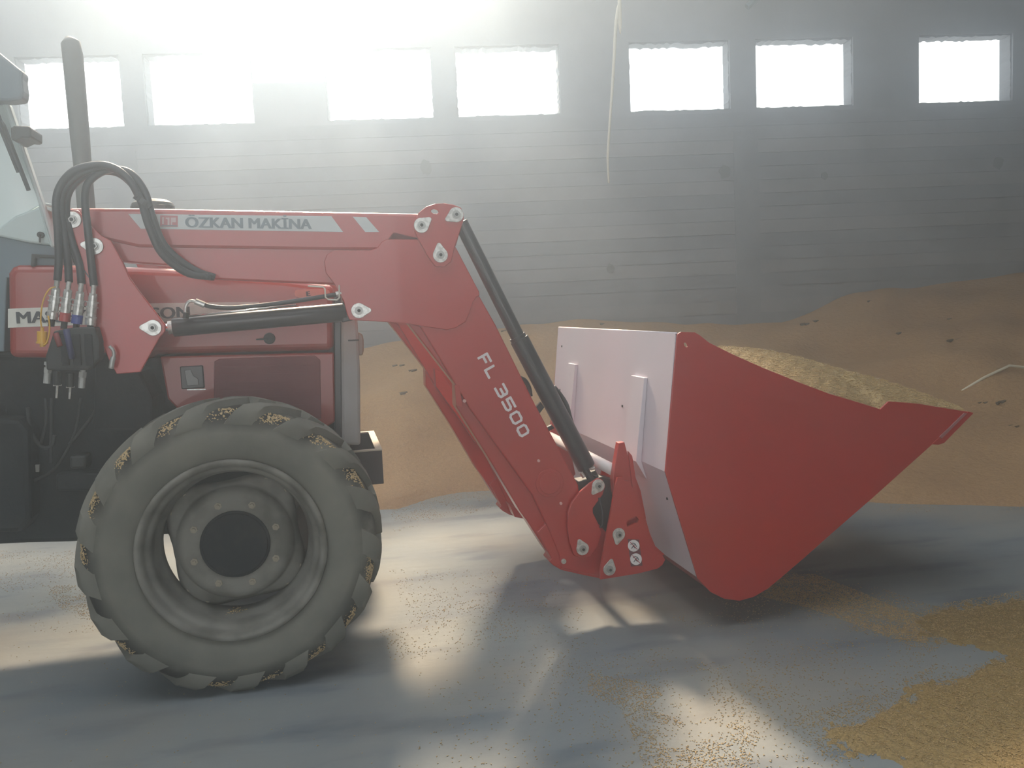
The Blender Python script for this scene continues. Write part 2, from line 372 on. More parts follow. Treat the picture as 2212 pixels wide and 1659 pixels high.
# pale pole lying on the heap at the right
def on_pile(px, py):
    d = ray(px, py)
    for i in range(900):
        q = CAM+d*(3+i*.01); s = (q-WO).dot(WN); t = (q-WO).dot(WT)
        if s > 0 and q.z < max(0, pile_h(t, s)): return q
    return q
pl = [on_pile(2068, 850), on_pile(2130, 826), on_pile(2180, 806)]
e2 = on_pile(2215, 808); lift = Vector((0, 0, .035)); pl = [q+lift*f for q, f in zip(pl, (-.1, 1, 1.2))]; e2 = e2+lift
pm = MB().tube([pl[0]+Vector((0, 0, .0)), pl[0].lerp(pl[2], .5)+Vector((0, 0, .025)), pl[2]+Vector((0, 0, .02)), e2+Vector((0, 0, .02)), e2+(e2-pl[2])*1.5+Vector((0, 0, .01))], .012, 8)
tag(pm.build('pole', POLE, smooth=True), 'thin pale bent pole lying half buried on the grain heap at the right', 'pole')

# ------------------------------------------------------------------ rope hanging from the roof
rp = [P(1337, -40, 5.2), P(1336, 10, 5.2), P(1330, 60, 5.2), P(1327, 120, 5.2), P(1322, 200, 5.2), P(1317, 270, 5.2), P(1313, 340, 5.2), P(1315, 395, 5.2)]
top = rp[0]; rp = [Vector((top.x, top.y, ZC-.02))]+rp
rr = [.011, .012, .012, .011, .010, .009, .008, .008, .006]
tag(MB().tube(spline(rp, 5), [float(np.interp(i/ (len(rp)*5-5), np.linspace(0, 1, 9), rr)) for i in range(len(rp)*5-4)], 8).build('rope', ROPE, smooth=True), 'pale frayed rope hanging from the roof in front of the concrete wall', 'rope')

# ------------------------------------------------------------------ lettering
FONTC = {}
def lettering(name, text, a, b, hpx, Y, m, parent, bold=.0, th=.0012, spacing=1.0):
    """text fitted between pixels a and b (baseline) on plane Y, cap height hpx"""
    cu = bpy.data.curves.new(name, 'FONT'); cu.body = text; cu.offset = bold; cu.space_character = spacing; cu.resolution_u = 3
    o = bpy.data.objects.new(name, cu); COL.objects.link(o); bpy.context.view_layer.update()
    me = bpy.data.meshes.new_from_object(o.evaluated_get(bpy.context.evaluated_depsgraph_get()))
    bpy.data.objects.remove(o)
    xs = [v.co.x for v in me.vertices]; x0, x1 = min(xs), max(xs)
    cu2 = .70 if True else 1
    A, B = P(*a, Y), P(*b, Y); dx = (B-A); L = dx.length; ux = dx/L; uz = ux.cross(Vector((0, 1, 0)))*-1
    if uz.dot(Vector((0, 0, 1))) < 0 and abs(ux.x) > .5: uz = -uz
    hm = hpx*Y/F
    for v in me.vertices: v.co = A+ux*((v.co.x-x0)/(x1-x0)*(L-.0057))+uz*(v.co.y/cu2*hm)
    b_ = bmesh.new(); b_.from_mesh(me); g0 = list(b_.verts)+list(b_.edges)+list(b_.faces)
    for k_ in (1, 2, 3):
        r_ = bmesh.ops.duplicate(b_, geom=g0); bmesh.ops.translate(b_, vec=ux*.0019*k_+Vector((0, -.0001*k_, 0)), verts=[e for e in r_['geom'] if isinstance(e, bmesh.types.BMVert)])
    b_.to_mesh(me); b_.free()
    me.materials.append(m); o = bpy.data.objects.new(name, me); link(o, parent)
    sm = o.modifiers.new('thick', 'SOLIDIFY'); sm.thickness = th; sm.offset = 0
    return o
def strokes(name, glyphs, a, b, hpx, Y, m, parent, wd=.22, up=None):
    """squared display lettering drawn as flat bars; glyph strokes are polylines in a 1x1 cell"""
    A, B = P(*a, Y), P(*b, Y); n = sum(g[0] for g in glyphs); dx = B-A; L = dx.length; ux = dx/L; uy = Vector((ux.z, 0, -ux.x))
    if up: uy = uy*up
    hm = hpx*Y/F; cell = L/n; x = 0
    for wg, pls in glyphs:
        mb = MB(); oy = 0.0
        for pl_ in pls:
            pts = [A+ux*((x+px_*wg*.66)*cell)+uy*(py_*hm) for px_, py_ in pl_]; h_ = wd*hm/2
            for i in range(len(pts)-1):
                p, q = pts[i], pts[i+1]; d = (q-p).normalized(); nn = Vector((d.z, 0, -d.x))*h_; e0 = d*h_*.9
                mb.prism([v_+Vector((0, oy, 0)) for v_ in [p-e0-nn*.55, p-e0*.55-nn, q+e0*.55-nn, q+e0-nn*.55, q+e0+nn*.55, q+e0*.55+nn, p-e0*.55+nn, p-e0+nn*.55]], (0, .0012, 0)); oy -= .00025
        x += wg
        if pls: mb.build('letter', m, parent)

# ================================================================== TRACTOR
tr = empty('tractor', 'red tractor with dusty wheels and tall exhaust, carrying a front loader', 'tractor')
YH = 3.72; DH = 0.72
hood = MB().prism([P(x, y, YH) for x, y in [(15, 590), (24, 577), (36, 572), (130, 572), (300, 577), (420, 583), (600, 600), (722, 616), (722, 757), (340, 766), (325, 774), (17, 773)]], (0, DH, 0)).build('hood', HOOD, tr, bevel=.03, seg=4)
low = MB().prism([P(x, y, YH+.006) for x, y in [(345, 770), (722, 761), (724, 912), (640, 960), (400, 900), (362, 862)]], (0, DH-.012, 0)).build('side_panel', HOOD, tr, bevel=.008)
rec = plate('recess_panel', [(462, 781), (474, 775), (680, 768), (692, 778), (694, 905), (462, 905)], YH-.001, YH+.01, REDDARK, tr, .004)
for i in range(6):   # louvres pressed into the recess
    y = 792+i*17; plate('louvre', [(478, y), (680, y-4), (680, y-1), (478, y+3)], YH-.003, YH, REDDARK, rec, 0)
lamp = plate('side_lamp', [(388, 792), (438, 789), (442, 838), (392, 841)], YH-.004, YH+.02, BLACK, tr, .004)
plate('lens', [(398, 800), (412, 798), (418, 812), (428, 818), (430, 832), (404, 834)], YH-.008, YH, mat('smoked_lens', (.10, .11, .11), .2), lamp, .002)
plate('chrome_strip', [(404, 841), (444, 840), (444, 842), (404, 843)], YH-.004, YH+.004, STEEL, tr, 0)
c = P(582, 731, YH)
lt = MB().cyl(c, c+Vector((0, -.012, 0)), .024, n=18).build('latch', DARKER, tr, bevel=.003)
plate('latch_handle', [(553, 732), (578, 730), (578, 735), (553, 735)], YH-.02, YH-.008, DARKER, lt, .001)
stripe = plate('decal_stripe', [(17, 667), (330, 655), (560, 652), (560, 690), (330, 696), (17, 708)], YH-.0015, YH+.001, DECALW, tr, 0)
lettering('lettering', 'MASSEY FERGUSON', (36, 699), (411, 686), 23, YH-.003, LETB, stripe)
bdg = plate('badge', [(644, 626), (704, 624), (711, 628), (713, 634), (710, 640), (703, 643), (646, 643), (638, 640), (636, 634), (638, 628)], YH-.003, YH+.001, mat('badge_peach', (.50, .24, .19), .5), tr, .001)
lettering('letter', 'I', (646, 640), (649, 640), 10, YH-.005, LETB, bdg)
lettering('letter', 'E', (662, 640), (671, 639), 10, YH-.005, LETB, bdg)
# grille block at the nose
plate('grille_seal', [(722, 640), (736, 640), (738, 905), (738, 945), (724, 945)], YH-.002, YH+DH, BLACK, tr, .003)
gf = plate('grille_frame', [(736, 630), (768, 632), (773, 700), (778, 800), (779, 962), (738, 962)], YH-.012, YH+DH+.012, GRILLE, tr, .012)
plate('side_crease', [(752, 734), (775, 733), (775, 736), (752, 737)], YH-.014, YH-.010, DARKER, gf, 0)
plate('headlamp', [(772, 716), (783, 722), (786, 735), (786, 758), (783, 768), (774, 768)], YH+.18, YH+.30, mat('lamp_lens', (.18, .15, .11), .3), gf, .006)
# rounded cap behind the arm
ck = P(330, 447, 4.08)
cp = MB(); prof = [(-.0, .09), (.03, .092), (.045, .085), (.058, .065), (.064, .03)]
for i in range(len(prof)-1): cp.cyl(ck+Vector((0, 0, prof[i][0]-.03)), ck+Vector((0, 0, prof[i+1][0]-.03)), prof[i][1], prof[i+1][1], 28, i == 0 or i == len(prof)-2)
cp.cyl(ck+Vector((0, 0, -.25)), ck+Vector((0, 0, -.02)), .05); cp.build('air_intake_cap', DARKER, tr, smooth=False, bevel=.004)
# exhaust
ex0, ex1 = P(200, 600, 4.25), P(176, 118, 4.25); ex1 = Vector((ex0.x, 4.25, ex1.z)); ex0 = Vector((ex0.x, 4.25, ex0.z))
tip = P(172, 80, 4.25)
MB().tube([ex0, ex1-Vector((0, 0, .5)), ex1-Vector((0, 0, .35)), ex1, ex1+Vector((-.004, 0, .05)), Vector((ex1.x-.01, 4.25, tip.z-.015)), Vector((ex1.x-.012, 4.25, tip.z))], [.038, .038, .041, .043, .041, .03, .012], 22).build('exhaust_pipe', mat('sooty_exhaust', (.05, .055, .06), .6), tr, smooth=True)
# cab front corner
YCb = 3.74
wsg = plate('windscreen', [(-120, 120), (0, 205), (14, 222), (84, 428), (88, 442), (60, 458), (33, 468), (0, 493), (-120, 520)], YCb+.006, YCb+.02, mat('windscreen_pale_reflection', (.62, .74, .74), .15, coat=.5), tr, .002)  # bright reflection on the glass painted as an opaque pale colour
plate('pillar', [(4, 205), (20, 228), (92, 440), (119, 534), (108, 534), (84, 452), (82, 436), (8, 232), (-4, 212)], YCb-.02, YCb+.03, CABP, tr, .008)
plate('cowl_panel', [(-120, 500), (0, 490), (33, 466), (60, 456), (90, 446), (117, 531), (60, 524), (0, 511), (-120, 500)][:-1], YCb-.004, YCb+.5, CABP, tr, .008)
plate('cowl_side', [(-150, 500), (0, 511), (60, 524), (124, 533), (128, 640), (60, 600), (15, 600), (8, 760), (-150, 760)], YCb+.01, YCb+.55, CABD, tr, .004)
plate('cowl_bracket', [(68, 548), (132, 552), (132, 558), (76, 556), (74, 575), (66, 575)], YCb-.02, YCb+.01, DARKER, tr, .002)
plate('scuttle_edge', [(91, 437), (130, 443), (130, 448), (92, 443)], YCb+.03, YCb+.7, CABP, tr, .003)
c = P(90, 508, YCb-.004); MB().cyl(c, c+Vector((0, -.02, 0)), .012, n=14).cyl(c+Vector((0, -.02, 0)), c+Vector((0, -.03, -.03)), .004, n=8).build('knob', DARKER, tr)
plate('roof_visor', [(-150, 20), (0, 114), (49, 154), (47, 170), (50, 196), (48, 214), (20, 218), (-150, 216)], 3.66, 3.74, mat('visor_plastic', (.10, .14, .17), .5), tr, .01)
plate('work_lamp', [(22, 276), (30, 271), (62, 272), (67, 277), (67, 296), (60, 298), (48, 297), (34, 304), (24, 302)], 3.60, 3.74, DARKER, tr, .006)
for a, b in (((-30, 178), (62, 411)), ((-20, 220), (40, 372)), ((-36, 205), (30, 330))):
    p, q = P(a[0], a[1], 3.68), P(b[0], b[1], 3.68)
    wp = MB().tube([p, p.lerp(q, .35), p.lerp(q, .4), q], [.004, .005, .011, .009], 6).build('wiper', RUBBER, tr)
# engine, gearbox, tanks: dark mass under hood and cab
eng = plate('engine_block', [(-260, 765), (735, 775), (735, 960), (690, 1040), (560, 1075), (520, 1140), (420, 1152), (300, 1160), (150, 1172), (60, 1174), (0, 1177), (-260, 1186)], 3.86, 4.36, DARK, tr, .02)
plate('chassis_rail', [(120, 1024), (700, 1000), (700, 1045), (120, 1062)], 3.76, 3.86, DARK, tr, .01)
plate('tank', [(-200, 900), (40, 905), (62, 930), (66, 1120), (48, 1150), (-200, 1160)], 3.74, 3.88, DARK, tr, .02)
plate('oil_filter', [(150, 985), (186, 983), (187, 1012), (151, 1014)], 3.78, 3.88, DARKER, tr, .01)
for pts, r in (([(60, 880), (66, 930), (90, 965), (112, 962), (118, 940)], .008), ([(98, 860), (100, 905), (88, 960)], .006), ([(238, 800), (225, 850), (195, 905), (150, 960)], .007), ([(175, 860), (160, 940), (120, 1010), (70, 1040), (0, 1075)], .006), ([(112, 860), (110, 1000)], .007)):
    MB().tube(spline([P(x, y, 3.80) for x, y in pts], 6), r, 8).build('oil_line', DARKER, tr, smooth=True)
plate('oil_line_tag', [(76, 1004), (85, 1004), (84, 1020), (77, 1020)], 3.78, 3.79, RIM, tr, 0)
# front bumper / weight tray
n0, n1 = 3.78, 4.40
bt = [(760, 972), (825, 973), (826, 1045), (760, 1060)]
a, b = P(825, 973, n0), P(826, 1045, n0); c0 = P(760, 973, n0)
bm_ = MB(); x0, x1, z0, z1 = c0.x, a.x, b.z, a.z
bm_.box((x0-.25, n0, z0), (x1, n0+.02, z1)).box((x0-.25, n1-.02, z0), (x1, n1, z1)).box((x1-.02, n0+.02, z0), (x1, n1-.02, z1)).box((x0-.25, n0+.02, z0), (x1-.02, n1-.02, z0+.03)).box((x0-.25, n0+.02, z0+.03), (x0+.0, n1-.02, z1-.01))
bu = bm_.build('weight_tray', mat('dark_red_brown_casting', (.045, .032, .032), .7), tr, bevel=.002)
MB().box((x0-.2, n0, z1), (x1+.002, n0+.03, z1+.006)).box((x0-.2, n1-.03, z1), (x1+.002, n1, z1+.006)).box((x1-.028, n0+.03, z1), (x1+.002, n1-.03, z1+.006)).build('tray_rim', mat('worn_pale_rim', (.55, .50, .40), .7), bu)

# ---- wheels
WC = P(503, 1190, 3.22); WX, WZ = WC.x, WC.z
print('WHEEL', WX, WZ)
RO = WZ+.004       # rolling radius to lug tips
def lathe(prof, n, axis_y=0.0):
    v = []; f = []
    for i in range(n):
        a_ = 2*PI*i/n
        for (r, y) in prof: v.append(Vector((r*math.cos(a_), y, r*math.sin(a_))))
    k_ = len(prof)
    for i in range(n):
        j = (i+1) % n
        for q in range(k_-1): f.append([i*k_+q, j*k_+q, j*k_+q+1, i*k_+q+1])
    return v, f
TW = .30           # tyre width
RC = RO-.024       # carcass radius
tprof = [(.318, -.130), (.335, -.146), (.36, -.162), (.40, -.174), (.44, -.177), (.475, -.172), (RC-.022, -.158), (RC-.006, -.138), (RC+.002, -.09), (RC+.008, 0)]
tprof = tprof+[(r, -y) for r, y in reversed(tprof[:-1])]
tv, tf = lathe(tprof, 96)
def surf(v):       # v in -1..1 across the tread, |v|>0.8 runs down the shoulder
    av = abs(v); sg = 1 if v >= 0 else -1
    pts = [(0, RC+.008, 0), (.5, RC+.003, .085), (.75, RC-.003, .132), (.88, RC-.02, .156), (1.0, RC-.055, .170)]
    xs = [p[0] for p in pts]
    return interp(av, xs, [p[1] for p in pts]), sg*interp(av, xs, [p[2] for p in pts])
NL = 17; LH = .024; lug = MB()
for side in (-1, 1):
    for i in range(NL):
        a0 = 2*PI*(i+(0 if side < 0 else .5))/NL
        st = 9; rows = []
        for k in range(st+1):
            v = -.08+1.06*k/st; r, y = surf(max(0, v) if v > 0 else 0); y = y if v > 0 else .01*v*10
            hgt = LH*(1 if v < .82 else max(.30, 1-(v-.82)*3.8))
            ang = a0+.36*max(0, v)**1.15; wd_ = (.070 if v < .6 else .070+.05*(v-.6)/.4)/2/RC
            nr = 1.0 if v < .7 else max(.35, 1-(v-.7)*2.1)      # outward direction leans sideways on the shoulder
            ry = math.sqrt(max(0, 1-nr*nr))
            rows.append([(r-.012, y*side if side > 0 else -y, ang-wd_*1.15), (r+hgt*nr, (y+hgt*ry)*side, ang-wd_*.8), (r+hgt*nr, (y+hgt*ry)*side, ang+wd_*.8), (r-.012, y*side, ang+wd_*1.15)])
        for k_ in range(len(rows)): rows[k_][0] = (rows[k_][0][0], rows[k_][3][1], rows[k_][0][2])
        vv = [Vector((q[0]*math.cos(q[2]), q[1], q[0]*math.sin(q[2]))) for row in rows for q in row]
        ff = [[k*4+j, k*4+j+1, (k+1)*4+j+1, (k+1)*4+j] for k in range(st) for j in range(3)]+[[0, 3, 2, 1], [st*4, st*4+1, st*4+2, st*4+3]]
        lug.add(vv, ff)
def make_wheel():
    root = bpy.data.objects.new('front_wheel', None); link(root, tr)
    me_mb = MB().add(tv, tf); me_mb.v += [Vector(v) for v in lug.v]; n = len(tv); me_mb.f += [[i+n for i in q] for q in lug.f]
    ty = me_mb.build('tyre', TYRE, root, smooth=True)
    ty.data.set_sharp_from_angle(angle=math.radians(38))
    at = ty.data.attributes.new('groove_dark', 'FLOAT', 'POINT')
    at.data.foreach_set('value', [min(1, max(0, (math.hypot(v.co.x, v.co.z)-(RC-.075))/.04)) if i_ < n else .10 for i_, v in enumerate(ty.data.vertices)])
    rp_ = [(.316, -.130), (.336, -.148), (.341, -.160), (.336, -.168), (.322, -.166), (.313, -.150), (.310, -.134), (.304, -.126), (.296, -.122), (.290, -.108), (.287, -.09), (.286, -.05), (.272, -.03), (.268, .0), (.272, .04), (.300, .09), (.334, .13), (.336, .136)]
    v, f = lathe(rp_, 72); rm = MB().add(v, f).build('rim', RIM, root, smooth=True)
    # wavy dished disc
    th0 = math.radians(52); N = 72; rings = []
    rr_ = [('w', 0.0, .020), ('w', -.016, .006), (.222, None, -.004), (.214, None, -.006), (.206, None, -.026), (.198, None, -.046), (.186, None, -.054), (.176, None, -.052), (.150, None, -.050), (.115, None, -.050)]
    v = []; f = []
    for i in range(N):
        a_ = 2*PI*i/N; wv = .251+.024*math.cos(4*(a_-th0))
        for q in rr_:
            r = wv+q[1] if q[0] == 'w' else q[0]
            v.append(Vector((r*math.cos(a_), q[2], r*math.sin(a_))))
    k_ = len(rr_)
    for i in range(N):
        j = (i+1) % N
        for q in range(k_-1): f.append([i*k_+q, j*k_+q, j*k_+q+1, i*k_+q+1])
    ds = MB().add(v, f).build('wheel_disc', RIM, root, smooth=True)
    so_ = ds.modifiers.new('t', 'SOLIDIFY'); so_.thickness = .01; so_.offset = 1
    hb = MB().cyl((0, .12, 0), (0, -.066, 0), .128, .128, 40).cyl((0, -.066, 0), (0, -.071, 0), .120, .118, 40).build('hub', HUB, root, bevel=.004)
    for i in range(8):
        a_ = 2*PI*(i+.42)/8; c_ = Vector((.160*math.cos(a_), -.050, .160*math.sin(a_)))
        MB().cyl(c_, c_+Vector((0, -.016, 0)), .014, .014, 6).cyl(c_+Vector((0, -.016, 0)), c_+Vector((0, -.026, 0)), .007, n=8).build('wheel_nut', NUT, root)
    for i in range(4):
        for d_ in (-.16, .16):
            a_ = th0+PI/2*i+d_; c_ = Vector((.255*math.cos(a_), .016, .255*math.sin(a_)))
            MB().cyl(c_, c_+Vector((0, -.018, 0)), .011, .009, 8).build('rim_bolt', NUT, root)
            MB().box((-.02, -.012, -.012), (.03, .004, .012))
    return root
w1 = make_wheel(); w1.location = (WX, 3.377, WZ)
w2 = bpy.data.objects.new('front_wheel', None); link(w2, tr); w2.location = (WX, 8.16-3.377, WZ); w2.rotation_euler = (0, .1, PI)
for ch in w1.children:
    d = ch.copy(); COL.objects.link(d); d.parent = w2
MB().cyl((WX, 3.46, WZ+.0), (WX, 4.70, WZ+.0), .06).build('front_axle', DARK, tr)
MB().cyl((WX, 3.42, WZ), (WX, 3.52, WZ), .13, .11, 24).build('axle_hub_housing', DARK, tr)

# ================================================================== LOADER
ld = empty('front_loader', 'red front loader with bent boom arms and black rams on the tractor', 'loader')
YA = 3.50
SH = 1.06       # near boom -> far boom
near = []
near.append(plate('upper_channel', [(146, 449), (300, 449.5), (905, 461), (985, 470), (983, 533), (900, 541), (720, 541), (300, 535), (232, 520), (160, 500), (144, 480)], YA, YA+.11, RED, ld, .013))
near.append(plate('lower_channel', [(225, 505), (900, 530), (900, 620), (735, 622), (722, 614), (464, 603), (386, 575), (262, 566)], YA+.008, YA+.102, RED, ld, .006))
near.append(plate('knee_plate', [(835, 517), (900, 517), (983, 531), (1035, 630), (1036, 639), (1030, 641), (1022, 652), (1015, 674), (1006, 695), (985, 708), (965, 713), (941, 709), (908, 704), (871, 698), (755, 691), (750, 680), (742, 650), (722, 613), (704, 590), (700, 565), (706, 550), (722, 541), (800, 541), (815, 535), (825, 522)], YA-.010, YA-.0005, RED, ld, .003))
near.append(plate('knee_core', [(850, 500), (983, 533), (1034, 634), (1000, 700), (900, 700), (800, 690), (790, 640), (800, 560)], YA, YA+.11, RED, ld, .003))
near.append(plate('pivot_bracket', [(900, 469), (905, 459), (921, 446), (939, 440), (960, 438.7), (980, 442), (996, 448.5), (1002, 461.5), (1002, 474), (993, 503), (988, 516), (983, 531), (975, 565), (960, 577), (940, 575), (925, 555), (903, 516), (896, 500)], YA-.026, YA-.011, RED, ld, .003,
                  holes=[[(932, 453), (938, 451), (945, 453), (948, 458), (944, 462), (936, 461), (931, 457)]]))
near.append(plate('pivot_bracket', [(910, 462), (921, 446), (939, 440), (960, 438.7), (980, 442), (996, 448.5), (1002, 461.5), (1002, 474), (993, 503), (985, 531), (960, 560), (910, 516), (900, 495)], YA+.112, YA+.127, RED, ld, .003,
                  holes=[[(930, 452), (938, 450), (946, 452), (950, 458), (946, 463), (936, 462), (930, 458)]]))
# front arm: face plate, deeper liner channel showing along the rear edge
near.append(plate('front_arm', [(1033, 635), (1071, 702.5), (1150, 862), (1210, 975), (1249, 1048), (1252, 1072), (1282, 1122), (1310, 1150), (1308, 1210), (1296, 1244), (1250, 1236), (1212, 1228), (1208, 1200), (1188, 1150), (1150, 1070), (1072, 962), (1014, 882), (965, 800), (906, 702), (900, 640)], YA-.002, YA+.075, RED, ld, .005))
near.append(plate('arm_liner', [(880, 697), (908, 704), (1014, 860), (1170, 1080), (1240, 1190), (1240, 1236), (1212, 1230), (1197, 1222), (1188, 1213), (1191, 1205), (1177, 1186), (1137, 1124), (1123, 1105), (1053, 986), (985, 878), (984, 832)], YA+.02, YA+.125, RED, ld, .005))
near.append(plate('arm_end_plate', [(1160, 1150), (1236, 1070), (1284, 1122), (1308, 1148), (1310, 1205), (1297, 1250), (1262, 1243), (1214, 1232), (1196, 1222), (1186, 1213), (1191, 1206)], YA+.004, YA+.112, RED, ld, .004))
for o in list(near): copy_shift(o, SH-.0, ld)
# bracket foot seen behind the near arm (far arm stand bracket)
plate('stand_bracket', [(939, 797), (950, 800), (990, 862), (1040, 930), (1030, 960), (1000, 915), (960, 860), (942, 835)], 4.50, 4.58, RED, ld, .003)
plate('stand_bracket', [(1100, 1090), (1132, 1110), (1140, 1122), (1112, 1117), (1106, 1103)], 4.40, 4.50, RED, ld, .003)
plate('stop_plate', [(982, 832), (992, 832), (1000, 880), (986, 876)], YA-.004, YA+.03, RED, ld, .001)
# cross tube capped with a round boss
c = P(1187, 1043, YA-.002); MB().cyl(c, c+Vector((0, -.006, 0)), .062, n=40).cyl(c+Vector((0, -.006, 0)), c+Vector((0, -.010, 0)), .048, n=40).build('tube_boss', RED, ld, bevel=.002)
MB().cyl(c+Vector((0, .05, 0)), c+Vector((0, SH+.1, 0)), .055, n=28).build('cross_tube', RED, ld, smooth=False)
for px, py, r in ((1163, 995, .006), (1211, 1087, .006), (1003, 866, .007), (1217, 1212, .011)):
    c = P(px, py, YA-.004); MB().cyl(c, c+Vector((0, -.008, 0)), r, n=14).build('plug', mat('pale_plug', (.6, .35, .33), .5) if r < .01 else STEEL, ld)
# pin plates
def pin(px, py, Y, deg, rpx=17, parent=ld):
    c_ = P(px, py, Y); r = rpx*Y/F; t_ = math.radians(deg); d = Vector((math.cos(t_), 0, math.sin(t_)))
    pts = []
    for i in range(25):
        a_ = t_+math.radians(48)+(2*PI-math.radians(96))*i/24; pts.append(c_+Vector((math.cos(a_)*r, 0, math.sin(a_)*r)))
    n_ = Vector((-d.z, 0, d.x)); tp = c_+d*r*1.62
    pts += [tp-n_*r*.25-d*r*.12, tp-n_*r*.12, tp+n_*r*.12, tp+n_*r*.25-d*r*.12]
    o = MB().prism(pts, (0, -.006, 0)).build('pin_plate', STEEL, parent, bevel=.0012)
    q = c_+Vector((0, -.006, 0))
    MB().cyl(q, q+Vector((0, -.003, 0)), r*.56, n=20).cyl(q+Vector((0, -.003, 0)), q+Vector((0, -.012, 0)), r*.40, n=6).build('bolt', mat('bolt_steel', (.36, .36, .35), .4, .6) if 'bolt_steel' not in bpy.data.materials else bpy.data.materials['bolt_steel'], o)
    c2 = c_+Vector((0, -.018, 0)); MB().cyl(c2, c2+Vector((0, -.001, 0)), r*.22, n=12).build('bolt_socket', DARKER, o)
    return o
for px, py, Y, dg in ((157, 475, 3.435, 150), (205, 532, 3.435, 170), (331, 708, 3.435, 175), (910, 487, YA-.026, 35), (985, 464, YA-.026, 205), (951, 551, YA-.026, 95), (775, 671, YA-.010, 0),
                      (1292, 1049, YA-.03, 230), (1258, 1185, YA-.03, 110), (1336, 1154, 3.40, 255), (1316, 1229, 3.40, 75)):
    pin(px, py, Y, dg, 16 if px < 1200 else 15)
# tower plates
TWP = [(139, 466), (150, 452), (168, 454), (186, 478), (219, 509), (240, 520), (265, 566), (280, 600), (300, 628), (357, 702), (356, 716), (345, 729), (303, 804), (252, 808), (236, 780), (205, 700), (180, 600), (150, 530), (138, 490)]
tw = plate('tower_plate', TWP, 3.437, 3.457, RED, ld, .003)
plate('tower_plate', TWP, 3.645, 3.665, RED, ld, .003)
copy_shift(tw, SH+.10, ld)
plate('tower_base', [(225, 760), (303, 804), (330, 860), (330, 930), (200, 930), (205, 790)], 3.62, 3.88, DARK, ld, .01)
# lift ram
YC = 3.55
def along(a_, b_, Y): return P(a_[0], a_[1], Y), P(b_[0], b_[1], Y)
a, b = along((374, 707), (748, 674), YC)
lr = MB().cyl(a, b, .0375, n=36).build('lift_ram', BLACK, ld, bevel=.003)
for fc in lr.data.polygons: fc.use_smooth = len(fc.vertices) == 4
a2, b2 = along((335, 709), (376, 706.5), YC); MB().cyl(a2, b2, .016, n=20).build('ram_rod', CHROME, lr, smooth=False)
a2, b2 = along((364, 708), (374, 707), YC); MB().cyl(a2, b2, .026, n=24).build('ram_gland', STEEL, lr)
plate('ram_end', [(740, 650), (757, 655), (770, 668), (764, 692), (738, 697)], YC-.03, YC+.03, BLACK, lr, .006)
a2, b2 = along((396, 684), (640, 659), YC-.03); MB().tube([a2, b2], .004, 8).build('ram_pipe', CHROME, lr, smooth=True)
hs = [(438, 657), (455, 662), (490, 665), (530, 663), (580, 658), (640, 650), (690, 642), (728, 636)]
lift_hose = MB().tube(spline([P(x, y, YC-.045) for x, y in hs], 5), .009, 10).build('ram_hose', RUBBER, lr, smooth=True)
MB().tube(spline([P(x, y, YC-.045) for x, y in [(401, 686), (400, 668), (404, 656), (412, 650), (424, 652), (440, 657)]], 5), .0062, 10).cyl(P(422, 651, YC-.045), P(442, 659, YC-.045), .012, n=12).build('hose_elbow', STEEL, lr, smooth=False)
MB().cyl(P(401, 688, YC-.045), P(402, 675, YC-.045), .012, n=6).build('hose_nut', DARKER, lr)
MB().cyl(P(726, 636, YC-.05), P(737, 633, YC-.05), .011, n=10).cyl(P(737, 636, YC-.05), P(746, 634, YC-.05), .007, n=10).build('hose_fitting', STEEL, lr)
MB().tube([P(x, y, YC-.07) for x, y in [(665, 618), (698, 620), (702, 624), (703, 642), (709, 647), (728, 648), (733, 643), (733, 616)]], .0035, 8).build('steel_clip', mat('pale_steel', (.6, .57, .5), .4, .3), ld, smooth=False)
plate('ram_stop', [(739, 645), (750, 644), (754, 656), (744, 656)], YC-.05, YC, RED, ld, .001)
copy_shift(lr, SH, ld)
# tilt ram between knee and hitch
p0, p1 = P(995, 480, YC), P(1119, 733, YC)
tl = MB().cyl(P(1121, 732, YC), P(1267, 1009, YC), .041, n=36).build('tilt_ram', BLACK, ld, bevel=.003)
MB().cyl(p0, P(1128, 747, YC), .030, n=30).build('ram_cover', BLACK, tl, bevel=.002)
MB().cyl(P(1117, 726, YC), P(1122, 735, YC), .036, n=30).build('ram_collar', BLACK, tl)
for (x0, y0), (x1, y1), r, mm in (((1262, 1012), (1280, 1040), .016, DARKER), ((1255, 1020), (1262, 1030), .010, STEEL), ((1276, 1012), (1284, 1010), .009, STEEL), ((1268, 1022), (1290, 1030), .007, DARKER)):
    MB().cyl(P(x0, y0, YC-.02), P(x1, y1, YC-.02), r, n=12).build('ram_fitting', mm, tl)
MB().cyl(P(1275, 1020, YC), P(1292, 1049, YC), .024, n=16).build('ram_eye', DARKER, tl)
copy_shift(tl, SH, ld)
MB().tube(spline([P(x, y, YC+.03) for x, y in [(1196, 835), (1212, 855), (1224, 875), (1231, 900), (1238, 925)]], 5), .010, 8).build('tilt_hose', RUBBER, ld, smooth=True)
MB().tube(spline([P(x, y, YC+.03) for x, y in [(1120, 815), (1134, 822), (1143, 838), (1146, 856)]], 5), .010, 8).build('tilt_hose', RUBBER, ld, smooth=True)
plate('ram_bracket', [(1158, 880), (1168, 868), (1176, 880), (1165, 894)], YC-.01, YC+.01, BLACK, ld, .001)
plate('ram_bracket', [(1180, 924), (1192, 918), (1198, 925), (1185, 932)], YC-.01, YC+.01, BLACK, ld, .001)
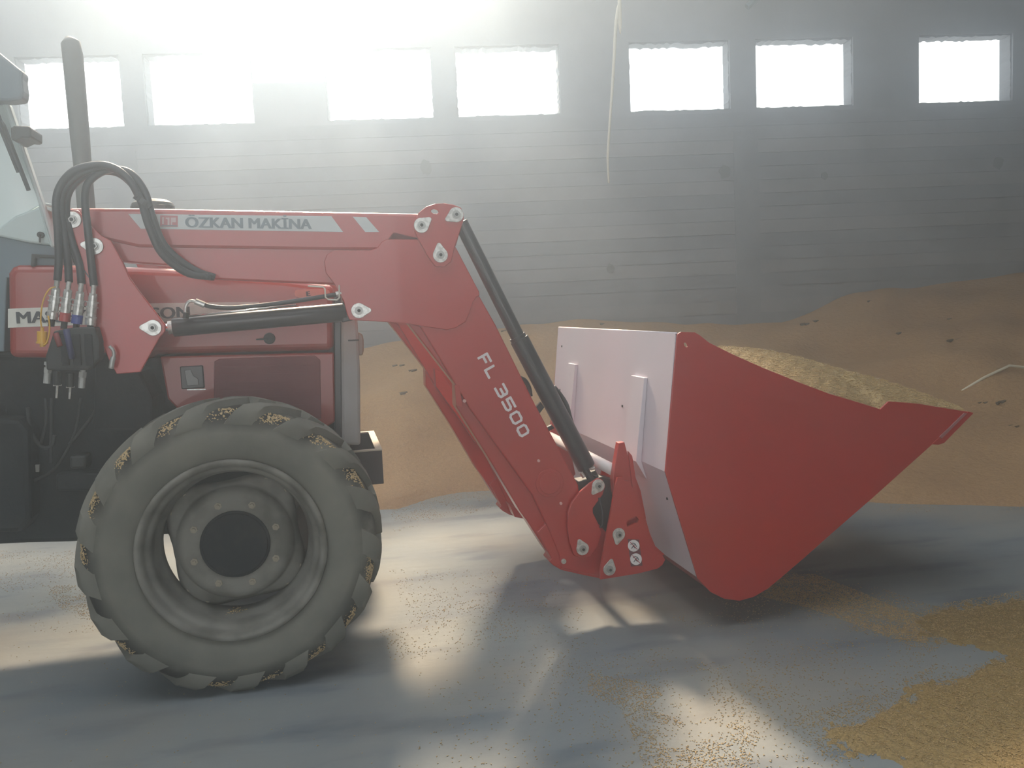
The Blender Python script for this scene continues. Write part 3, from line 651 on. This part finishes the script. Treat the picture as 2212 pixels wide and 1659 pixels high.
# links and hitch
lk = plate('link_plate', [(1292, 1033), (1302, 1037), (1308, 1050), (1302, 1069), (1294, 1080), (1281, 1098), (1281, 1108), (1291, 1128), (1300, 1150), (1292, 1180), (1276, 1202), (1258, 1207), (1240, 1200), (1231, 1173), (1226, 1140), (1227, 1108), (1234, 1087), (1251, 1064), (1274, 1044)], YA-.03, YA-.014, RED, ld, .003)
copy_shift(lk, SH-.0, ld); copy_shift(lk, .125, ld)
HP = [(1334, 1032), (1345, 1031), (1349, 1038), (1360, 1040), (1378, 1077), (1389, 1115), (1399, 1148), (1406, 1168), (1413, 1183), (1430, 1198), (1437, 1209), (1431, 1220), (1421, 1228), (1378, 1239), (1347, 1244), (1297, 1252), (1297, 1232), (1302, 1204), (1312, 1148), (1323, 1087), (1328, 1056)]
hp = plate('hitch_plate', HP, 3.402, 3.417, RED, ld, .003, holes=[[(1353, 1129), (1357, 1122), (1374, 1115), (1380, 1122), (1378, 1128), (1355, 1138)]])
copy_shift(hp, .20, ld); copy_shift(hp, SH, ld); copy_shift(hp, SH+.20, ld)
gs = plate('hitch_gusset', [(1324, 1036), (1331, 990), (1337, 957), (1349, 955), (1358, 990), (1384, 1060), (1396, 1120), (1370, 1150), (1340, 1120), (1326, 1062)], 3.44, 3.48, RED, ld, .002)
copy_shift(gs, SH, ld)
a = P(1322, 1014, 3.48); MB().cyl(a, a+Vector((0, SH, 0)), .026, n=24).build('hitch_crossbar', mat('bar_sky_sheen', (.62, .58, .58), .35), ld, smooth=True)  # sky highlight on the tube painted as its overall pale colour
a = P(1340, 1215, 3.42); MB().cyl(a, a+Vector((0, SH+.15, 0)), .03, n=20).build('hitch_crossbar', RED, ld)
c = P(1424, 1208, 3.40); MB().cyl(c, c+Vector((0, .03, 0)), .022, n=20).build('hook_boss', RED, ld)
MB().tube(spline([P(x, y, 3.47) for x, y in [(1294, 1075), (1300, 1100), (1302, 1130), (1296, 1140)]], 4), .005, 8).build('tilt_hose', RUBBER, ld, smooth=True)
plate('gap_shade_block', [(1250, 1040), (1300, 1030), (1336, 1040), (1334, 1100), (1318, 1160), (1290, 1140), (1262, 1110)], YA+.02, YA+.10, DARKER, ld, .004)  # dark block added to darken the shaded gap beside the link
plate('shade_line_plate', [(1358, 975), (1366, 985), (1378, 1060), (1392, 1110), (1404, 1152), (1416, 1180), (1436, 1198), (1424, 1204), (1398, 1180), (1370, 1090)], 3.43, 3.45, RED, ld, .002)  # plate added to draw the shadow line along the bucket's lower back
# stickers
bk = plate('sticker_backing', [(1356, 1164), (1380, 1166), (1388, 1222), (1363, 1224)], 3.4005, 3.402, mat('sticker_brown', (.12, .03, .04), .5), ld, 0)
for cx, cy in ((1369, 1179), (1374, 1208)):
    s1 = plate('warning_sign', circ(cx, cy, 12.5, 24), 3.3985, 3.4005, WHITE, ld, 0)
    for q in ([(-7, -3), (-2, -6), (3, -4), (6, 2)], [(-5, 6), (0, -1), (4, -3)], [(-2, 0), (3, 5)]):
        MB().tube([P(cx+x, cy+y, 3.3978) for x, y in q], .0016, 5).build('pictogram', LETB, s1)
    MB().tube([P(cx-8, cy-8, 3.3975), P(cx+8, cy+8, 3.3975)], .0016, 5).build('bar', mat('sign_red', (.4, .03, .06), .5), s1)
# decals on the boom
YD = YA-.0015
ds = plate('decal_stripe', [(277, 462), (716, 467), (741, 501), (304, 494)], YD, YA, DECAL, ld, 0)
ds2 = plate('decal_stripe', [(762, 468), (791, 469), (819, 501), (789, 501)], YD, YA, DECAL, ld, 0)
lettering('lettering', 'ÖZKAN MAKİNA', (400, 491), (674, 495), 21, YD-.001, LET, ds)
lg = plate('logo', [(346, 465), (384, 466), (384, 490), (346, 489)], YD-.001, YD, mat('logo_pink_red', (.45, .16, .17), .5), ds, 0)
mbl = MB()
for q in ([(350, 469), (350, 484), (354, 484), (354, 469)], [(358, 470), (358, 473), (362, 473), (362, 486), (366, 486), (366, 470)], [(369, 470), (369, 486), (372, 486), (372, 480), (380, 480), (380, 470)]):
    mbl.prism([P(x, y, YD-.002) for x, y in q], (0, .001, 0))
mbl.build('logo', mat('logo_pale', (.55, .42, .43), .5), ds)
mbl = MB().prism([P(x, y, YD-.0025) for x, y in [(349, 486.5), (382, 487), (382, 488.5), (349, 488)]], (0, .001, 0)).build('logo_line', LET, ds)
GL = [(1.0, [[(0, 0), (0, 1)], [(0, 1), (.9, 1)], [(0, .5), (.75, .5)]]),                       # F
      (1.05, [[(0, 1), (0, 0)], [(0, 0), (.85, 0)]]),                                                  # L
      (.45, []),
      (1.12, [[(0, 1), (.8, 1), (1, .85), (1, .6), (.8, .5)], [(.3, .5), (.8, .5), (1, .4), (1, .15), (.8, 0), (0, 0)]]),    # 3
      (1.12, [[(1, 1), (0, 1), (0, .55), (.8, .55), (1, .42), (1, .15), (.8, 0), (0, 0)]]),     # 5
      (1.12, [[(.2, 1), (.8, 1), (1, .85), (1, .15), (.8, 0), (.2, 0), (0, .15), (0, .85), (.2, 1)]]),
      (1.0, [[(.2, 1), (.8, 1), (1, .85), (1, .15), (.8, 0), (.2, 0), (0, .15), (0, .85), (.2, 1)]])]
strokes('model_lettering', GL, (1034, 774), (1130, 952), 21, YA-.0035, LETW, ld, wd=.26, up=-1)
# hydraulic coupler cluster
YV = 3.40
for (x0, y0), (x1, y1), bd in (((124, 604), (112, 692), STEEL), ((149, 608), (139, 697), REDB), ((176, 612), (165, 702), BLUE), ((203, 616), (195, 705), STEEL)):
    A, B = P(x0, y0, YV), P(x1, y1, YV); L = lambda f: A.lerp(B, f)
    cpn = MB().cyl(L(0), L(.2), .009, n=14).cyl(L(.2), L(.25), .015, n=6).build('coupler', STEEL, ld)
    MB().cyl(L(.25), L(.40), .015, n=16).build('sleeve', STEEL, cpn)
    MB().cyl(L(.40), L(.43), .022, n=16).cyl(L(.43), L(.52), .018, n=16).cyl(L(.52), L(.55), .022, n=16).build('collar', STEEL, cpn)
    MB().cyl(L(.55), L(.76), .0175, n=16).build('coupler_body', STEEL, cpn)
    MB().cyl(L(.76), L(.80), .0215, n=6).cyl(L(.80), L(.97), .019, n=16).build('band', bd, cpn)
    MB().cyl(L(.97), L(1.15), .011, n=12).build('adaptor', DARKER, cpn)
vb = plate('valve_block', [(116, 715), (152, 708), (205, 706), (214, 738), (214, 775), (190, 800), (100, 800), (98, 770)], YV-.03, YV+.05, DARKER, ld, .006)
for i in range(3):
    x = 128+i*26; plate('valve_spool', [(x, 722), (x+18, 722), (x+22, 790), (x+4, 790)], YV-.042, YV-.03, DARK, vb, .004)
MB().tube([P(143, 712, YV-.05), P(150, 745, YV-.055), P(156, 775, YV-.05)], .011, 10).build('blue_sleeve', mat('dark_blue_plastic', (.02, .022, .09), .5), vb, smooth=True)
MB().tube([P(120, 720, YV-.045), P(130, 748, YV-.05)], .010, 10).build('red_sleeve', mat('dark_red_plastic', (.2, .03, .03), .5), vb, smooth=True)
for (x0, y0), (x1, y1) in (((105, 782), (101, 828)), ((180, 792), (176, 838))):
    A, B = P(x0, y0, YV), P(x1, y1, YV); L = lambda f: A.lerp(B, f)
    MB().cyl(L(0), L(.15), .014, n=12).cyl(L(.15), L(.25), .009, n=12).cyl(L(.25), L(.5), .0145, n=6).cyl(L(.5), L(1), .012, n=14).build('hose_end', mat('dull_steel', (.40, .41, .40), .5, .4) if 'dull_steel' not in bpy.data.materials else bpy.data.materials['dull_steel'], vb)
for (x0, y0), (x1, y1) in (((124, 832), (122, 860)), ((152, 836), (150, 862))):
    A, B = P(x0, y0, YV), P(x1, y1, YV); MB().cyl(A+Vector((-.014, 0, 0)), A+Vector((.014, 0, 0)), .003, n=8).cyl(A, B, .0045, n=8).build('bleed_screw', STEEL, vb)
    MB().cyl(P(x0, y0-30, YV), A, .013, n=12).build('spool_cap', DARKER, vb)
MB().cyl(P(200, 747, YV), P(217, 746, YV), .005, n=8).cyl(P(205, 744, YV), P(207, 753, YV), .009, n=8).build('fitting', STEEL, vb)
MB().tube(spline([P(x, y, YV) for x, y in [(236, 748), (244, 756), (246, 768), (243, 778), (240, 796)]], 4), [.006]*10+[.0095]*7, 10).build('elbow', mat('grey_fitting', (.42, .43, .42), .45, .4), vb, smooth=True)
yc = MB().cyl(P(91, 707, YV), P(91, 716, YV), .006, n=10).cyl(P(91, 716, YV), P(91, 738, YV), .017, n=16).cyl(P(91, 738, YV), P(91, 742, YV), .020, n=16).cyl(P(91, 742, YV), P(92, 749, YV), .009, n=10).build('dust_cap', YEL, ld)
MB().tube(spline([P(x, y, YV-.01) for x, y in [(120, 620), (108, 624), (98, 638), (91, 660), (88, 690), (90, 708)]], 5), .0028, 6).build('cap_strap', YEL, yc, smooth=True)
MB().tube(spline([P(x, y, YV-.02) for x, y in [(104, 682), (107, 700), (106, 722), (101, 740), (94, 746)]], 5), .0032, 6).build('cap_strap', YEL, yc, smooth=True)
# hose bundle
HZ = [([(124, 606), (127, 560), (125, 500), (121, 440), (130, 402), (158, 370), (200, 357), (240, 360), (276, 385), (303, 432), (322, 490), (350, 548), (400, 588), (448, 598)], 3.385),
      ([(149, 610), (146, 560), (138, 500), (132, 450), (139, 408), (170, 377), (212, 362), (252, 368), (285, 398), (310, 440), (333, 505), (366, 556), (412, 590), (455, 598)], 3.405),
      ([(176, 614), (171, 570), (152, 510), (143, 455), (150, 412), (182, 380), (226, 370), (262, 378), (296, 412), (318, 462), (345, 520), (380, 562), (425, 592), (460, 599)], 3.43),
      ([(203, 618), (198, 575), (190, 500), (184, 440), (188, 400), (212, 376), (244, 366), (282, 374), (312, 412), (330, 470), (352, 525), (388, 562), (430, 588), (464, 599)], 3.415),
      ([(205, 616), (180, 580), (165, 560), (150, 500), (138, 470)], 3.45)]
for pts, Y in HZ:
    n = len(pts); MB().tube(spline([P(x, y, Y+(YA+.0-Y)*max(0, (i-n+4)/4)*.6 if n > 8 else Y) for i, (x, y) in enumerate(pts)], 6), .0135, 12).build('hydraulic_hose', RUBBER, ld, smooth=True)
MB().cyl(P(312, 430, 3.40), P(305, 440, 3.40), .034, n=16).build('hose_sleeve', RUBBER, ld)

# ================================================================== BUCKET
bk_ = empty('loader_bucket', 'large red and grey loader bucket heaped with grain, raised at the loader front', 'bucket')
BY0, BY1 = 3.20, 4.95
side = [(1463, 722), (1471, 717), (1501, 718), (1512, 724), (1532, 740), (1580, 764), (1645, 793), (1725, 825.5), (1790, 850), (1854, 869), (1902, 884), (1920, 867), (1983, 872), (2093, 890), (2098, 897), (2037, 954), (2028, 956.5), (2021, 954), (1963, 1006), (1886, 1075), (1801, 1149), (1740, 1203), (1690, 1246), (1660, 1271), (1630, 1289), (1598, 1298), (1565, 1294), (1535, 1279), (1507, 1250), (1437, 1020)]
sp = plate('side_plate', side, BY0, BY0+.01, RED, bk_, .002, holes=[[(1477, 741), (1481, 740), (1485, 744), (1486, 749), (1482, 750), (1478, 746)]])
c = sp.copy(); COL.objects.link(c); c.parent = bk_; c.location.y += BY1-BY0-.0
# shell swept across
def inset(px, py): return P(px, py, BY0)
outer = [(1461, 721), (1438.5, 1020), (1508.5, 1249), (1536, 1277), (1566, 1292), (1598, 1296), (1629, 1287), (1659, 1269.5), (1689, 1244.5), (1800, 1147.5), (1962, 1004.5), (2022, 952)]
op = [inset(*q) for q in outer]; cen = sum(op, Vector())/len(op)
ip = []
for i, q in enumerate(op):
    a_ = op[max(i-1, 0)]; b_ = op[min(i+1, len(op)-1)]; t_ = (b_-a_).normalized(); n_ = Vector((t_.z, 0, -t_.x))
    if n_.dot(cen+Vector((.2, 0, .2))-q) < 0: n_ = -n_
    ip.append(q+n_*.007)
back_i = 2
yy0, yy1 = BY0+.0105, BY1-.0005
def sheet(name, idx, m_):
    o_ = [op[i] for i in idx]; i_ = [ip[i] for i in idx]
    loop = [Vector((q.x, yy0, q.z)) for q in o_]+[Vector((q.x, yy0, q.z)) for q in reversed(i_)]
    return MB().prism(loop, (0, yy1-yy0, 0)).build(name, m_, bk_)
sheet('back_plate', [0, 1, 2], GREYP)
sheet('floor_plate', list(range(2, len(op))), RED)
# rolled top lip
a = inset(1463, 719); MB().cyl((a.x+.002, yy0, a.z-.004), (a.x+.002, yy1, a.z-.004), .006, n=12).build('top_lip', GREYP, bk_, smooth=True)
# cutting edge
ce = [(2012, 960), (2092, 889), (2104, 892), (2040, 957), (2028, 961)]
MB().prism([P(x, y, BY0-.002) for x, y in ce], (0, BY1-BY0+.02, 0)).build('cutting_edge', RED, bk_, bevel=.002)
plate('wear_strip', [(2030, 943), (2083, 892), (2090, 893), (2034, 948)], BY0-.004, BY0, mat('worn_red_paint', (.30, .12, .12), .5), bk_, .001)
# mounting channels on the back
bx = op[0]; bk1 = op[1]; bk2 = op[2]
def backx(z_):
    if z_ > bk1.z: return bk1.x+(bx.x-bk1.x)*(z_-bk1.z)/(bx.z-bk1.z)
    return bk2.x+(bk1.x-bk2.x)*(z_-bk2.z)/(bk1.z-bk2.z)
zt = PX(1400, 817, bx.x-.03).z
def channel(y0, y1):
    zz = [zt, zt-.20, bk1.z+.0, bk1.z-.08]; ofs = [.016, .022, .026, .004]
    loop = [Vector((backx(z_)-o_, y0, z_)) for z_, o_ in zip(zz, ofs)]+[Vector((backx(z_)-.0005, y0, z_)) for z_ in reversed(zz)]
    return MB().prism(loop, (0, y1-y0, 0)).build('mounting_channel', GREYP, bk_, bevel=.002)
channel(3.47, 3.63); channel(4.50, 4.64)
for px, py in ((1214, 748), (1210, 842), (1221, 861), (1345, 877), (1383, 985), (1442, 1077)):
    q = PX(px, py, bx.x-.02)
    for _ in range(3): q = PX(px, py, backx(q.z))
    MB().cyl(q+Vector((-.004, 0, 0)), q+Vector((.002, 0, 0)), .006, n=10).build('rivet', DARKER, bk_)

# grain heaped in the bucket
xa, xb = inset(1575, 770).x, inset(2106, 888).x
topz = [(inset(x, y).x, inset(x, y).z) for x, y in side[3:14]]
def rimz(x): return float(np.interp(x, [q[0] for q in topz], [q[1] for q in topz]))
# crest seen on the skyline of the load, measured midway across
crest = [(1584, 760), (1605, 757), (1640, 755.5), (1700, 759), (1760, 772), (1830, 795), (1890, 810), (1980, 842), (2050, 865), (2104, 888)]
YM = 3.75
cr = [(P(x, y, YM).x, P(x, y, YM).z) for x, y in crest]
nx, ny = 90, 80; V = []; 
x0g, x1g = inset(1480, 760).x+.02, xb+.004
for i in range(nx):
    x = x0g+(x1g-x0g)*i/(nx-1)
    for j in range(ny):
        y = BY0+.011+(BY1-BY0-.012)*j/(ny-1); f_ = j/(ny-1)
        e = rimz(x)-.012 if x > inset(1600, 775).x else rimz(inset(1600, 775).x)-.012-(inset(1600, 775).x-x)*.55
        cz = float(np.interp(x, [q[0] for q in cr], [q[1] for q in cr])) if x > cr[0][0] else cr[0][1]-(cr[0][0]-x)*.5
        prof_ = max(0, math.sin(PI*min(1, max(0, f_))))**.75
        tipf = min(1, max(0, (x1g-x)/.08))
        h = e+(max(cz, e)-e)*prof_+.004*math.sin(x*40+y*31)+.003*math.sin(x*77-y*59)
        V.append((x, y, h*1.0-(1-tipf)*.004))
base = len(V)
Fc = [[i*ny+j, (i+1)*ny+j, (i+1)*ny+j+1, i*ny+j+1] for i in range(nx-1) for j in range(ny-1)]
bg = mesh_obj('bucket_grain', V, Fc, BUCKG, smooth=True)
tag(bg, 'heap of bright golden grain filling the raised loader bucket', 'grain', kind='stuff')

# ------------------------------------------------------------------ loose kernels (one mesh per patch)
kv = np.array([(-1, 0, 0), (-.35, .42, .1), (-.35, -.42, .1), (-.3, 0, .45), (.4, .40, .1), (.4, -.40, .1), (.4, 0, .42), (1, 0, .05), (0, 0, -.35)])
kf = np.array([(0, 2, 3), (0, 3, 1), (1, 3, 6), (1, 6, 4), (3, 2, 5), (3, 5, 6), (4, 6, 7), (6, 5, 7), (0, 1, 8), (2, 0, 8), (1, 4, 8), (5, 2, 8), (4, 7, 8), (7, 5, 8)])
def kernels(name, pts, nrm=None, size=.0033, label=None, m_=None, parent=None):
    pts = np.asarray(pts, float); n = len(pts)
    if n == 0: return
    az = rng.uniform(0, 2*PI, n); tl_ = rng.normal(0, .25, n); s = size*rng.uniform(.8, 1.25, n)
    ca, sa = np.cos(az), np.sin(az); ct, st_ = np.cos(tl_), np.sin(tl_)
    K = kv[None]*s[:, None, None]
    x = K[..., 0]*ct[:, None]-K[..., 2]*st_[:, None]; z_ = K[..., 0]*st_[:, None]+K[..., 2]*ct[:, None]; y = K[..., 1]
    X = x*ca[:, None]-y*sa[:, None]; Y = x*sa[:, None]+y*ca[:, None]
    L = np.stack([X, Y, z_], -1)
    if nrm is not None:
        N_ = np.asarray(nrm, float); N_ /= np.linalg.norm(N_, axis=1)[:, None]
        up = np.tile(np.array([[0.03, .99, .1]]), (n, 1)); T1 = np.cross(up, N_); T1 /= np.linalg.norm(T1, axis=1)[:, None]; T2 = np.cross(N_, T1)
        L = L[..., 0:1]*T1[:, None]+L[..., 1:2]*T2[:, None]+L[..., 2:3]*N_[:, None]
    V_ = (L+pts[:, None]).reshape(-1, 3); F_ = (kf[None]+(np.arange(n)*len(kv))[:, None, None]).reshape(-1, 3)
    me = bpy.data.meshes.new(name); me.vertices.add(len(V_)); me.vertices.foreach_set('co', V_.ravel())
    me.loops.add(F_.size); me.loops.foreach_set('vertex_index', F_.ravel().astype(np.int32))
    me.polygons.add(len(F_)); me.polygons.foreach_set('loop_start', np.arange(0, F_.size, 3, dtype=np.int32))
    me.update(calc_edges=True); me.validate(); me.materials.append(m_ or KERN)
    o = bpy.data.objects.new(name, me); link(o, parent); o['kind'] = 'stuff'
    if label: tag(o, label, 'grain')
    return o
def inpoly(q, poly):
    x, y = q[:, 0], q[:, 1]; c_ = np.zeros(len(q), bool); n = len(poly)
    for i in range(n):
        x0_, y0_ = poly[i]; x1_, y1_ = poly[(i+1) % n]
        cond = ((y0_ > y) != (y1_ > y)) & (x < (x1_-x0_)*(y-y0_)/((y1_-y0_) if y1_ != y0_ else 1e-9)+x0_); c_ ^= cond
    return c_
def gpoly(px): return [(G(x, y).x, G(x, y).y) for x, y in px]
def vnoise(q, f, seed):
    r_ = np.random.default_rng(seed); v = np.zeros(len(q))
    for i in range(14):
        k1 = r_.normal(0, f*(1+(i % 4)*1.1), 2); v += np.sin(q @ k1+r_.uniform(0, 6.28)+1.3*np.sin(q @ r_.normal(0, f*.7, 2)))
    return v/3.2
def scatter(px, dens, thr=None, f=6, seed=1):
    pg = gpoly(px); a_ = np.array(pg); lo, hi = a_.min(0), a_.max(0); area = np.prod(hi-lo)
    q = rng.uniform(lo, hi, (int(area*dens), 2)); q = q[inpoly(q, pg)]
    if thr is not None: q = q[rng.uniform(0, 1, len(q)) < 1/(1+np.exp(-(vnoise(q, f, seed)-thr)/.28))]
    return q
A_ = [(1740, 1572), (1836, 1560), (1940, 1530), (1976, 1483), (2060, 1472), (2125, 1454), (2170, 1420), (2150, 1400), (2040, 1385), (1976, 1372), (2009, 1335), (2060, 1320), (2125, 1306), (2212, 1297), (2500, 1285), (2900, 1500), (2700, 1900), (2050, 1850), (1960, 1665), (1877, 1630), (1800, 1602)]
B_ = [(1660, 1240), (1760, 1240), (1850, 1275), (1930, 1310), (2010, 1340), (2000, 1390), (1930, 1380), (1850, 1350), (1750, 1315), (1650, 1290)]
C_ = [(1270, 1455), (1410, 1475), (1435, 1500), (1400, 1530), (1480, 1560), (1560, 1545), (1640, 1580), (1620, 1660), (1500, 1700), (1400, 1690), (1370, 1600), (1340, 1530), (1270, 1500)]
# low carpets of grain under the dense kernels
def carpet(px, hmax, n, seed, rag=.05):
    pg = gpoly(px); a_ = np.array(pg); lo, hi = a_.min(0)-.06, a_.max(0)+.06
    xs = np.arange(lo[0], hi[0], n); ys = np.arange(lo[1], hi[1], n); XX, YY = np.meshgrid(xs, ys, indexing='ij'); q = np.stack([XX.ravel(), YY.ravel()], 1)
    d = np.full(len(q), 1e9)
    for i in range(len(pg)):
        p_, r_ = np.array(pg[i]), np.array(pg[(i+1) % len(pg)]); e = r_-p_; t = np.clip(((q-p_) @ e)/(e @ e), 0, 1)
        d = np.minimum(d, np.linalg.norm(q-p_-t[:, None]*e, axis=1))
    d = np.where(inpoly(q, pg), d, -d)+rag*(vnoise(q, 14, seed)*.5+vnoise(q, 45, seed+1)*.35)
    z_ = np.minimum(d*.35, hmax)*1.0+.002*vnoise(q, 60, seed+2)-.002
    ny_ = len(ys); V_ = np.concatenate([q, z_[:, None]], 1); F_ = []
    zz = z_.reshape(len(xs), ny_)
    for i in range(len(xs)-1):
        for j in range(ny_-1):
            if max(zz[i, j], zz[i+1, j], zz[i, j+1], zz[i+1, j+1]) > 0: F_.append([i*ny_+j, (i+1)*ny_+j, (i+1)*ny_+j+1, i*ny_+j+1])
    V_[:, 2] = np.maximum(V_[:, 2], -.01)
    return V_, F_, (xs, ys, zz)
V_, F_, gA = carpet(A_, .014, .013, 5, .06)
o = mesh_obj('spilled_grain', V_.tolist(), F_, SPILL, smooth=True)
tag(o, 'thick carpet of spilled grain covering the floor at the front right', 'grain', kind='stuff')
def zat(q, g):
    xs, ys, zz = g; i = np.clip(((q[:, 0]-xs[0])/(xs[1]-xs[0])).astype(int), 0, len(xs)-2); j = np.clip(((q[:, 1]-ys[0])/(ys[1]-ys[0])).astype(int), 0, len(ys)-2)
    return np.maximum(0, zz[i, j])
Aw = [(1690, 1560), (1800, 1525), (1930, 1480), (2010, 1440), (2090, 1430), (1960, 1400), (1940, 1360), (2030, 1305), (2212, 1275), (2450, 1280), (2600, 1760), (1950, 1760), (1780, 1640)]
pts = []
q = scatter(A_, 11000); q = q[q[:, 0]/1 < 99]; zq = zat(q, gA); k = zq > .001; pts.append(np.column_stack([q[k], zq[k]+.0012]))
q = scatter(Aw, 13000, -.2, 5, 3); pts.append(np.column_stack([q, zat(q, gA)+.0012]))
kernels('grain_kernels', np.concatenate(pts), label='loose kernels lying on the thick grain carpet at the front right')
sc = [scatter(B_, 34000, -1.2, 5, 8), scatter([(1620, 1225), (1800, 1235), (2080, 1330), (2020, 1410), (1640, 1310)], 9000, -.1, 5, 9), scatter([(1380, 1290), (1700, 1230), (2050, 1380), (1900, 1500), (1600, 1440)], 2600, -.4, 5, 12)]
q = np.concatenate(sc); kernels('grain_kernels', np.column_stack([q, np.full(len(q), .0012)]), label='streak of spilled grain on the floor in the shade of the bucket')
sc = [scatter(C_, 17000, -.3, 6, 21), scatter([(1180, 1400), (1450, 1400), (1750, 1500), (1800, 1700), (1200, 1700)], 2400, -.1, 5, 22)]
q = np.concatenate(sc); kernels('grain_kernels', np.column_stack([q, np.full(len(q), .0012)]), label='thin patches of spilled grain on the floor at the bottom centre')
sc = [scatter([(1500, 1430), (1620, 1440), (1860, 1640), (1900, 1720), (1640, 1720)], 3600, -.2, 6, 31), scatter([(1600, 1380), (1900, 1380), (2100, 1440), (1900, 1560), (1700, 1560)], 1300, .0, 5, 33)]
q = np.concatenate(sc); kernels('grain_kernels', np.column_stack([q, np.full(len(q), .0012)]), size=.0036, label='loose kernels along the edge of the bucket shadow')
sc = [scatter([(840, 1230), (1190, 1230), (1320, 1400), (1400, 1700), (930, 1700), (900, 1400)], 950, -.5, 6, 41), scatter([(820, 1360), (925, 1350), (935, 1420), (840, 1430)], 2500, -.3, 9, 42), scatter([(880, 1280), (1180, 1280), (1190, 1380), (900, 1400)], 1600, .1, 8, 43)]
q = np.concatenate(sc); kernels('grain_kernels', np.column_stack([q, np.full(len(q), .0012)]), size=.0036, label='scattered kernels on the sunlit floor between wheel and bucket')
sc = [scatter([(-50, 1190), (200, 1190), (230, 1370), (-60, 1360)], 2200, -.2, 5, 51), scatter([(90, 1265), (250, 1265), (250, 1345), (150, 1335)], 11000, -.6, 9, 52), scatter([(-60, 1380), (900, 1500), (930, 1700), (-80, 1720)], 130, None)]
q = np.concatenate(sc); kernels('grain_kernels', np.column_stack([q, np.full(len(q), .0012)]), label='sparse kernels on the floor around the front wheel')
sc = [scatter([(840, 1060), (1110, 1050), (1100, 1085), (980, 1120), (850, 1150)], 3000, -.2, 6, 61), scatter([(1780, 1080), (2300, 1085), (2300, 1110), (1780, 1110)], 1200, 0, 4, 63)]
q = np.concatenate(sc); kernels('grain_kernels', np.column_stack([q, np.full(len(q), .0012)]), size=.0036, label='kernels strewn along the foot of the grain heap')
# kernels on the bucket load
q = np.column_stack([rng.uniform(x0g+.05, x1g-.01, 45000), rng.uniform(BY0+.02, BY1-.02, 45000)]); VV = np.array(V).reshape(nx, ny, 3)
ii = np.clip(((q[:, 0]-x0g)/(x1g-x0g)*(nx-1)).astype(int), 0, nx-2); jj = np.clip(((q[:, 1]-BY0-.011)/(BY1-BY0-.012)*(ny-1)).astype(int), 0, ny-2)
zz_ = (VV[ii, jj, 2]+VV[ii+1, jj+1, 2])/2
kernels('bucket_kernels', np.column_stack([q, zz_+.001]), size=.0036, label='loose kernels on top of the grain in the loader bucket')
# kernels wedged between the lugs of the near tyre
pts = []; nr = []
for i in range(NL):
    ag = 2*PI*(i+.5)/NL
    if rng.random() < .06: continue
    n = int(rng.uniform(90, 170))
    for _ in range(n):
        v = rng.uniform(.66, .98); a_ = ag+.36*v**1.15+rng.normal(0, .046); r, y = surf(v); x_ = r*math.cos(a_); zc = r*math.sin(a_)
        if zc+WZ < .008: continue
        pts.append((WX+x_, 3.377-y-.001, WZ+zc)); nr.append((math.cos(a_)*(1-v*.6), -(.2+v*.8), math.sin(a_)*(1-v*.6)))
kernels('tyre_kernels', pts, nr, size=.0046, m_=mat('dusty_kernel', (.46, .33, .15), .6, noise=((.60, .46, .26), 60, .4, .6)), label='grain kernels stuck between the tread lugs of the near front tyre')
# a few kernels caught in the rim
pts = [(WX-.02+rng.normal(0, .018), 3.31+rng.uniform(-.02, .03), WZ-.262+rng.uniform(0, .012)) for _ in range(45)]
kernels('rim_kernels', pts, size=.0036, label='small clump of kernels caught in the wheel rim')

# ------------------------------------------------------------------ dust haze filling the hall
hz = MB().box((XL+.05, YB+.1, .0), (XR-.05, 8.9, ZC-.05)).build('dust_haze', None)
hm = bpy.data.materials.new('dust_haze'); hm.use_nodes = True; nt = hm.node_tree; nt.nodes.remove(nt.nodes['Principled BSDF'])
vs = nt.nodes.new('ShaderNodeVolumeScatter'); vs.inputs['Density'].default_value = .044; vs.inputs['Anisotropy'].default_value = .85; vs.inputs['Color'].default_value = (.71, .855, 1, 1)
nt.links.new(vs.outputs[0], nt.nodes['Material Output'].inputs['Volume']); hz.data.materials.append(hm); hz['kind'] = 'stuff'
tag(hz, 'fine airborne dust haze drifting through the sunlit hall', 'haze')
